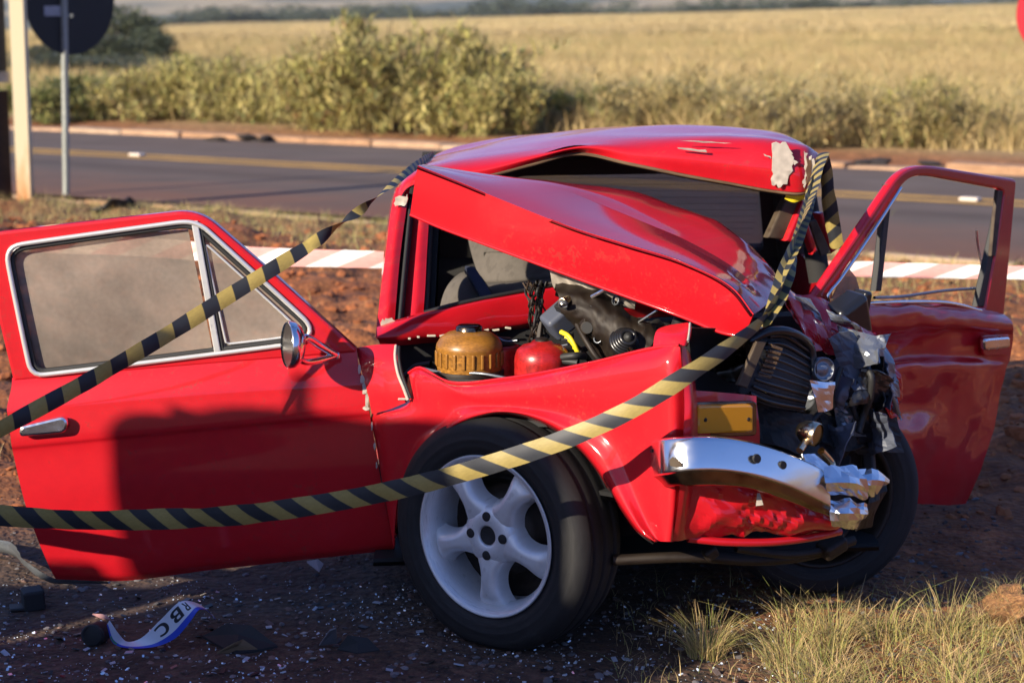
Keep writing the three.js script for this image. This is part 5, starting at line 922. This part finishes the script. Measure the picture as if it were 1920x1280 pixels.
// ---------------------------------------------------------------- plants
function blades(n, place) {                                                   // arched grass blades, vertex colours
  const pos = [], col = [], idx = []; let v = 0;
  for (let i = 0; i < n; i++) {
    const { p, h, w, lean, dir, c, seg = 3 } = place(i);
    const dx = Math.cos(dir), dz = Math.sin(dir), sx = -dz, sz = dx, ph = rr(0, 6.28), ax = Math.cos(ph), az = Math.sin(ph);
    for (let k = 0; k <= seg; k++) { const t = k / seg, o = lean * t * t * h, y = h * (t - 0.28 * lean * t * t), ww = w * (1 - t * 0.85) * 0.5; const bx = sx * 0.4 + ax * 0.6, bz = sz * 0.4 + az * 0.6; for (const s of [-1, 1]) { pos.push(p.x + dx * o + bx * ww * s, p.y + y, p.z + dz * o + bz * ww * s); col.push(...c); } }
    for (let k = 0; k < seg; k++) { const a = v + k * 2; idx.push(a, a + 1, a + 2, a + 1, a + 3, a + 2); }
    v += (seg + 1) * 2;
  }
  const g = new THREE.BufferGeometry(); g.setAttribute('position', new THREE.Float32BufferAttribute(pos, 3)); g.setAttribute('color', new THREE.Float32BufferAttribute(col, 3)); g.setIndex(idx); g.computeVertexNormals(); return g;
}
const leafMat = new THREE.MeshPhysicalMaterial({ color: 0xffffff, vertexColors: true, roughness: 0.75, side: THREE.DoubleSide, transmission: 0.25, thickness: 0 });
const straw = () => { const v = rr(0.75, 1.3); return rnd() < 0.72 ? [0.40 * v, 0.29 * v, 0.12 * v] : [0.26 * v, 0.27 * v, 0.07 * v]; };
const greenStraw = () => { const v = rr(0.7, 1.3), w = rnd(); return w < 0.25 ? [0.25 * v, 0.27 * v, 0.06 * v] : w < 0.62 ? [0.46 * v, 0.37 * v, 0.12 * v] : [0.50 * v, 0.34 * v, 0.16 * v]; };
{ // foreground grass, right of the wreck
  seed(201);
  const centres = Array.from({ length: 64 }, () => { const px = rr(1475, 1990), py = rr(1165, 1330); return onGround(px, py, 0); }).filter((p) => p.x > 0.58);
  const g = blades(4300, (i) => { const c = centres[i % centres.length], a = rr(0, 6.28), r = 0.06 * Math.sqrt(rnd()); const x = c.x + Math.cos(a) * r, z = c.z + Math.sin(a) * r; const h = rr(0.03, 0.11) * (rnd() < 0.06 ? 1.6 : 1); return { p: V(x, landY(x, z) - 0.004, z), h, w: rr(0.002, 0.0052), lean: rr(0.2, 1.7), dir: a + rr(-0.9, 0.9), c: greenStraw() }; });
  stuff(mesh('dry_grass', g, leafMat), 'dry yellow green grass growing in front of the car nose', 'grass');
  const g2 = blades(900, () => { const p = onGround(rr(1150, 1960), rr(1090, 1290), 0); return { p, h: rr(0.02, 0.07), w: rr(0.0015, 0.003), lean: rr(0.3, 1.4), dir: rr(0, 6.28), c: straw() }; });
  stuff(mesh('sparse_grass', g2, leafMat), 'thin straggling blades on the bare soil around the wreck', 'grass');
  const tuft = (px, py, n, r, h0, h1, cf, label, wd = 0.003) => { const c = onGround(px, py, 0); const t = mesh('grass_tuft', blades(n, () => { const a = rr(0, 6.28), q = r * Math.sqrt(rnd()); return { p: V(Math.cos(a) * q, -0.004, Math.sin(a) * q), h: rr(h0, h1), w: rr(0.6, 1.3) * wd, lean: rr(0.2, 1.2), dir: a + rr(-0.6, 0.6), c: cf() }; }), leafMat); t.position.copy(c); return tag(t, label, 'grass tuft', 'grass tufts before the car'); };
  tuft(1325, 1232, 420, 0.045, 0.06, 0.14, greenStraw, 'dull grass tuft in the shade below the car nose');
  tuft(1560, 1215, 160, 0.05, 0.08, 0.18, straw, 'tall straw tuft with long stalks below the bumper');
  tuft(1770, 1190, 150, 0.05, 0.08, 0.17, straw, 'tall straw tuft with long stalks below the open door');
  tuft(1470, 1255, 130, 0.05, 0.06, 0.14, straw, 'pale straw tuft at the shadow edge below the bumper');
  const cl = onGround(1895, 1175, 0), clod = thing('straw_clod', 'rounded orange clod of earth and straw at the picture edge', 'clod', cl);
  const cg = new THREE.IcosahedronGeometry(0.062, 4); { const p = cg.attributes.position; for (let i = 0; i < p.count; i++) { const x = p.getX(i), y = p.getY(i), z = p.getZ(i), k = 1 + 0.35 * noise(x * 26, y * 26, z * 26) + 0.12 * noise(x * 90, y * 90, z * 90); p.setXYZ(i, x * k, y * k * 1.05, z * k); } cg.computeVertexNormals(); cg.translate(0, 0.05, 0); }
  mesh('lump', cg, std(lin(0.34, 0.17, 0.07), 0.95, 0, { map: soilMap }), clod);
  mesh('straw', blades(420, () => { const a = rr(0, 6.28), y = rr(0.0, 0.11), r = 0.055 * Math.sqrt(Math.max(0.05, 1 - ((y - 0.05) / 0.07) ** 2)); return { p: V(Math.cos(a) * r, y, Math.sin(a) * r), h: rr(0.02, 0.05), w: 0.002, lean: rr(0.5, 2), dir: a + rr(-1.4, 1.4), c: straw() }; }), leafMat, clod);
}
{ // dry verge grass between the car and the road
  seed(211);
  const g = blades(17000, () => { let x, z, k = 0; do { x = rr(-4.6, 3.6); z = -rr(6.2, 15.8); k++; } while (k < 30 && (roadT(x, z) > ROAD0 - 0.25 || rnd() > 0.05 + sstep(8.4, 10.4, roadT(x, z)) || (x > -0.5 && x < 1.2 && -z < 7.6) || fbm(x * 0.8 + 9, z * 0.8, 3) + 0.35 * sstep(9.2, 11, roadT(x, z)) < rr(-0.05, 0.25))); return { p: V(x, landY(x, z) - 0.01, z), h: rr(0.03, 0.12), w: rr(0.004, 0.010), lean: rr(0.2, 1.4), dir: rr(0, 6.28), c: straw(), seg: 2 }; });
  stuff(mesh('verge_grass', g, leafMat), 'dry straw growing on the red verge between car and road', 'grass');
}
// tall leafy clumps across the road
function clumpGeo(s, n, w, h, green, loose = 0.5) {                              // leafy lobes with arching stalks pushing out of them
  seed(s); const lobes = Array.from({ length: 13 }, () => { const a = rr(0, 6.28), r = Math.sqrt(rnd()) * w * 0.42; return [Math.cos(a) * r, rr(0.12, 0.8) * h * (1 - 0.5 * (r / (w * 0.5)) ** 2), Math.sin(a) * r * 0.8, rr(0.14, 0.27) * Math.min(w, h)]; });
  const stalks = Array.from({ length: 20 }, () => { const a = rr(0, 6.28), r = Math.sqrt(rnd()) * w * 0.40; return { x: Math.cos(a) * r, z: Math.sin(a) * r * 0.8, a: rr(0, 6.28), b: rr(0.1, 0.8), h: h * rr(0.5, 1.12) * (1 - 0.3 * (r / (w * 0.5)) ** 2) }; });
  return blades(n, (i) => {
    if (rnd() > loose) { const l = lobes[Math.floor(rnd() * lobes.length)], u = rr(-1, 1), a = rr(0, 6.28), q = Math.sqrt(1 - u * u), r = l[3] * Math.pow(rnd(), 0.45); return { p: V(l[0] + q * Math.cos(a) * r, Math.max(0.02, l[1] + u * r * 0.9), l[2] + q * Math.sin(a) * r), h: rr(0.05, 0.15), w: rr(0.022, 0.05), lean: rr(0.3, 2), dir: rr(0, 6.28), c: green(), seg: 2 }; }
    const k = stalks[Math.floor(rnd() * stalks.length)], t = Math.pow(rnd(), 0.7), o = k.b * t * t * k.h, j = 0.04; return { p: V(k.x + Math.cos(k.a) * o + rr(-j, j), k.h * t * 0.9, k.z + Math.sin(k.a) * o + rr(-j, j)), h: rr(0.08, 0.26) * Math.min(1, h), w: rr(0.010, 0.026), lean: rr(0.4, 2.4), dir: rr(0, 6.28), c: green(), seg: 2 };
  });
}
const olive = () => { const v = rr(0.6, 1.4), w = rnd(); return w < 0.42 ? [0.37 * v, 0.34 * v, 0.095 * v] : w < 0.8 ? [0.54 * v, 0.45 * v, 0.16 * v] : w < 0.9 ? [0.12 * v, 0.145 * v, 0.04 * v] : [0.24 * v, 0.14 * v, 0.06 * v]; };
const paleOlive = () => { const v = rr(0.7, 1.3), w = rnd(); return w < 0.55 ? [0.50 * v, 0.385 * v, 0.165 * v] : w < 0.85 ? [0.31 * v, 0.265 * v, 0.09 * v] : [0.19 * v, 0.175 * v, 0.06 * v]; };
const lush = () => { const v = rr(0.6, 1.35), w = rnd(); return w < 0.6 ? [0.18 * v, 0.21 * v, 0.045 * v] : [0.32 * v, 0.29 * v, 0.085 * v]; };
{
  const stemMat = std(lin(0.10, 0.075, 0.04), 0.9);
  const kinds = [clumpGeo(301, 5200, 1.6, 1.3, olive, 0.42), clumpGeo(302, 3600, 1.6, 1.0, olive, 0.4), clumpGeo(303, 1900, 1.4, 1.0, paleOlive, 0.75), clumpGeo(304, 3000, 1.4, 0.9, lush, 0.3), clumpGeo(306, 5200, 1.7, 1.3, olive, 0.3), clumpGeo(307, 1500, 1.5, 1.0, paleOlive, 0.85)];
  const stemGeo = (h) => { const l = []; for (let i = 0; i < 14; i++) { const a = rr(0, 6.28), r = rr(0, 0.35); l.push(rod(V(Math.cos(a) * r * 0.5, -0.05, Math.sin(a) * r * 0.5), V(Math.cos(a) * r * 1.3, h * rr(0.5, 0.85), Math.sin(a) * r * 1.3), 0.012, 0.005, 5)); } return merge(l); };
  seed(305); const stems = [stemGeo(1.2), stemGeo(0.9)];
  // [px of the base, distance past the kerb, height, width, kind, label]
  const L = [
    [85, 1.6, 0.75, 1.0, 3, 'low green clump beside the round sign pole'], [190, 1.8, 0.95, 1.0, 3, 'green clump right of the round sign pole'], [285, 2.0, 1.0, 1.1, 1, 'olive clump between the round sign and the tall thicket'],
    [370, 2.0, 1.05, 1.1, 1, 'olive clump beside the gap in the far kerb, nearer the round sign'], [450, 1.9, 1.1, 1.1, 1, 'olive clump at the gap in the far kerb'], [530, 1.7, 1.2, 1.0, 1, 'olive clump at the near side of the tall thicket'],
    [610, 1.9, 1.55, 1.1, 0, 'leafy clump where the high thicket starts to rise'], [690, 1.7, 1.75, 1.15, 0, 'second tallest leafy clump in the high thicket beside the roof'], [770, 1.9, 1.9, 1.2, 0, 'tallest leafy clump in the high thicket beside the roof'], [850, 1.8, 1.75, 1.1, 0, 'leafy clump of the high thicket standing behind the roof edge'], [915, 1.9, 1.35, 0.9, 0, 'leafy clump at the right shoulder of the high thicket'],
    [1010, 3.0, 0.75, 1.0, 2, 'pale low clump between the high thicket and the roof crest'], [1100, 2.6, 0.8, 0.9, 3, 'green weed standing behind the roof crest'],
    [1190, 2.5, 1.0, 1.0, 2, 'pale straw clump behind the buckled roof'], [1270, 2.3, 1.1, 1.0, 2, 'pale straw clump behind the scratches on the roof'], [1350, 2.4, 0.95, 0.9, 2, 'pale straw clump between the roof scratches and the white scrape'], [1430, 2.3, 0.95, 0.9, 2, 'straw clump behind the scraped roof corner'], [1510, 2.1, 1.15, 1.0, 2, 'straw clump behind the tape on the roof corner'],
    [1590, 2.3, 0.95, 0.9, 2, 'straw clump above the hinge side of the open far door'], [1670, 2.2, 1.0, 0.9, 2, 'straw clump above the open far door'], [1745, 2.1, 1.0, 0.8, 1, 'olive clump above the top of the far door frame'], [1800, 2.0, 0.95, 0.7, 2, 'straw clump above the rear corner of the far door'], [1925, 2.2, 0.8, 0.8, 2, 'thin straw clump beside the red rimmed sign'],
    [1050, 6.0, 0.7, 1.0, 2, 'pale clump at the field edge behind the roof crest'],
  ];
  L.forEach(([px, dt, h, w, k, label]) => {
    const r = ray(px + rr(-14, 14), 250), t = (ROAD1 + dt + rr(-0.3, 0.9)) / (r.x * RN.x + r.z * RN.z), x = r.x * t, z = r.z * t;
    const o = thing('bush', label, 'bush', V(x, landY(x, z) - 0.03, z), 'leafy clumps along the far side of the road');
    if (k === 0 && rnd() < 0.5) k = 4; if (k === 2 && rnd() < 0.5) k = 5; const kh = [1.3, 1.0, 1.0, 0.9, 1.3, 1.0][k]; o.rotation.y = rr(0, 6.28); w *= rr(0.85, 1.3); h *= rr(0.82, 1.12); 
    const f = mesh('foliage', kinds[k], leafMat, o); f.scale.set(w, h / kh * 0.92, w);
    const s = mesh('stems', stems[kh > 1.2 ? 0 : 1], stemMat, o); s.scale.set(w, h / 1.2, w);
  });
  // field of dry grass behind them
  seed(401);
  const tg = blades(22, () => { const a = rr(0, 6.28), r = 0.3 * Math.sqrt(rnd()); return { p: V(Math.cos(a) * r, 0, Math.sin(a) * r), h: rr(0.3, 0.62), w: rr(0.012, 0.026), lean: rr(0.1, 0.9), dir: rr(0, 6.28), c: [1, 1, 1], seg: 2 }; });
  tg.deleteAttribute('color');
  scatter('field_grass', 'dry golden grass covering the field behind the road', tg, std(lin(1, 1, 1), 0.85), 26000, () => { let x, z; do { const d = 19 + 150 * Math.pow(rnd(), 1.7); x = rr(-1, 1) * (d * 0.32 + 4); z = -d; } while (roadT(x, z) < ROAD1 + 2.2); const s = rr(0.6, 1.1); return [V(x, landY(x, z) - 0.03, z), V(s * 1.5, s * rr(0.7, 1.1), s * 1.5), new THREE.Euler(0, rr(0, 6.3), 0)]; }, (i, p) => { const v = rr(0.8, 1.2) * (1 + 0.5 * fbm(p.x * 0.05, p.z * 0.14, 3)); return rnd() < 0.8 + 0.5 * fbm(p.x * 0.03, p.z * 0.06 + 5, 3) ? [0.42 * v, 0.31 * v, 0.14 * v] : [0.29 * v, 0.26 * v, 0.095 * v]; });
}
{
  seed(402);
  const tg = blades(40, () => { const a = rr(0, 6.28), r = 0.5 * Math.sqrt(rnd()); return { p: V(Math.cos(a) * r, 0, Math.sin(a) * r), h: rr(0.35, 0.62), w: rr(0.03, 0.06), lean: rr(0.1, 0.9), dir: rr(0, 6.28), c: [1, 1, 1], seg: 1 }; });
  tg.deleteAttribute('color');
  scatter('distant_field_grass', 'dry golden grass far out on the field', tg, std(lin(1, 1, 1), 0.85), 24000, () => { const d = 110 + 360 * Math.pow(rnd(), 0.9), x = rr(-1, 1) * d * 0.31, z = -d, s = rr(0.8, 1.2); return [V(x, landY(x, z) - 0.03, z), V(s * 3.2, s, s * 3.2), new THREE.Euler(0, rr(0, 6.3), 0)]; }, (i, p) => { const v = rr(0.85, 1.15) * (1 + 0.5 * fbm(p.x * 0.012, p.z * 0.035, 3)); return rnd() < 0.85 + 0.6 * fbm(p.x * 0.01, p.z * 0.02 + 5, 3) ? [0.46 * v, 0.345 * v, 0.165 * v] : [0.33 * v, 0.29 * v, 0.12 * v]; });
}
// trees
function treeGeo(s, n, rx, ry, cf, leaf) {
  seed(s); const lobes = Array.from({ length: 11 }, () => [rr(-0.65, 0.65) * rx, rr(-0.55, 0.6) * ry, rr(-0.6, 0.6) * rx, rr(0.3, 0.55)]);
  return blades(n, () => { const l = lobes[Math.floor(rnd() * lobes.length)]; const u = rr(-1, 1), a = rr(0, 6.28), q = Math.sqrt(1 - u * u), r = Math.pow(rnd(), 0.4) * l[3]; return { p: V(l[0] + q * Math.cos(a) * r * rx, l[1] + u * r * ry, l[2] + q * Math.sin(a) * r * rx), h: leaf * rr(0.6, 1.3), w: leaf * rr(0.45, 0.8), lean: rr(0.2, 1.6), dir: a, c: cf(), seg: 2 }; });
}
{
  const dark = () => { const v = rr(0.6, 1.3); return rnd() < 0.75 ? [0.052 * v, 0.072 * v, 0.036 * v] : [0.10 * v, 0.11 * v, 0.045 * v]; };
  const kinds = [treeGeo(501, 3600, 1, 1, dark, 0.10), treeGeo(502, 3600, 1, 0.9, dark, 0.11)];
  seed(503);
  const bark = std(lin(0.07, 0.055, 0.04), 0.9);
  const trunk = merge([rod(V(0, -1.2, 0), V(0.05, 0.2, 0), 0.10, 0.06, 8), rod(V(0, -0.4, 0), V(0.4, 0.3, 0.1), 0.05, 0.02, 6), rod(V(0, -0.5, 0), V(-0.4, 0.25, -0.1), 0.05, 0.02, 6), rod(V(0, -0.2, 0), V(0.1, 0.4, -0.35), 0.04, 0.02, 6)]);
  const addTree = (x, z, base, rx, ry, k, label, group) => { const o = thing('tree', label, 'tree', V(x, base, z), group); const c = mesh('crown', kinds[k], leafMat, o); c.scale.set(rx, ry, rx); c.position.y = ry * 1.15; const t = mesh('trunk', trunk, bark, o); t.scale.set(rx, ry, rx); t.position.y = ry * 1.15; return o; };
  // the clump at the field's edge on the left: [px, py of the crown top, distance, crown radius]
  for (const [px, top, d, rx, label] of [[238, 8, 50, 0.95, 'tallest dark green tree beside the round sign back'], [278, 48, 48, 0.62, 'dark tree at the outer edge of the clump beside the sign'], [205, 40, 47, 0.9, 'dark tree hidden in part by the round sign back'], [150, 70, 48, 0.95, 'dark tree below the round sign back'], [85, 84, 47, 0.9, 'dark tree between the sign board and the round sign'], [245, 92, 45, 0.85, 'dark low tree in front of the clump beside the sign'], [120, 118, 44, 0.9, 'low dark tree behind the round sign pole'], [190, 124, 43, 0.85, 'lowest dark tree right of the round sign pole'], [300, 92, 46, 0.45, 'small dark tree at the end of the clump beside the sign']]) {
    const p = P(px, top, d), base = landY(p.x, p.z), H = Math.max(0.6, p.y - base); addTree(p.x, p.z, base, rx * 1.3, H / 1.95, Math.floor(rnd() * 2), label, 'trees beside the round sign');
  }
  // the far line of trees beyond the crest
  for (let i = 0; i < 96; i++) {
    const px = 320 + i * 17 + rr(-12, 12); if (px > 1180 && px < 1215) continue;
    const d = rr(520, 680), top = px < 900 ? rr(-4, 14) : rr(-20, 4); const p = P(px, top, d), base = landY(p.x, p.z), H = Math.max(6, p.y - base);
    const o = addTree(p.x, p.z, base, rr(6, 11), H / 2.1, Math.floor(rnd() * 2), 'distant dark tree in the line beyond the field crest', 'trees beyond the field crest'); o.rotation.y = rr(0, 6.28);
  }
}
scene.fog = new THREE.FogExp2(new THREE.Color(0.66, 0.74, 0.86), 0.00013);
renderer.render(scene, camera);
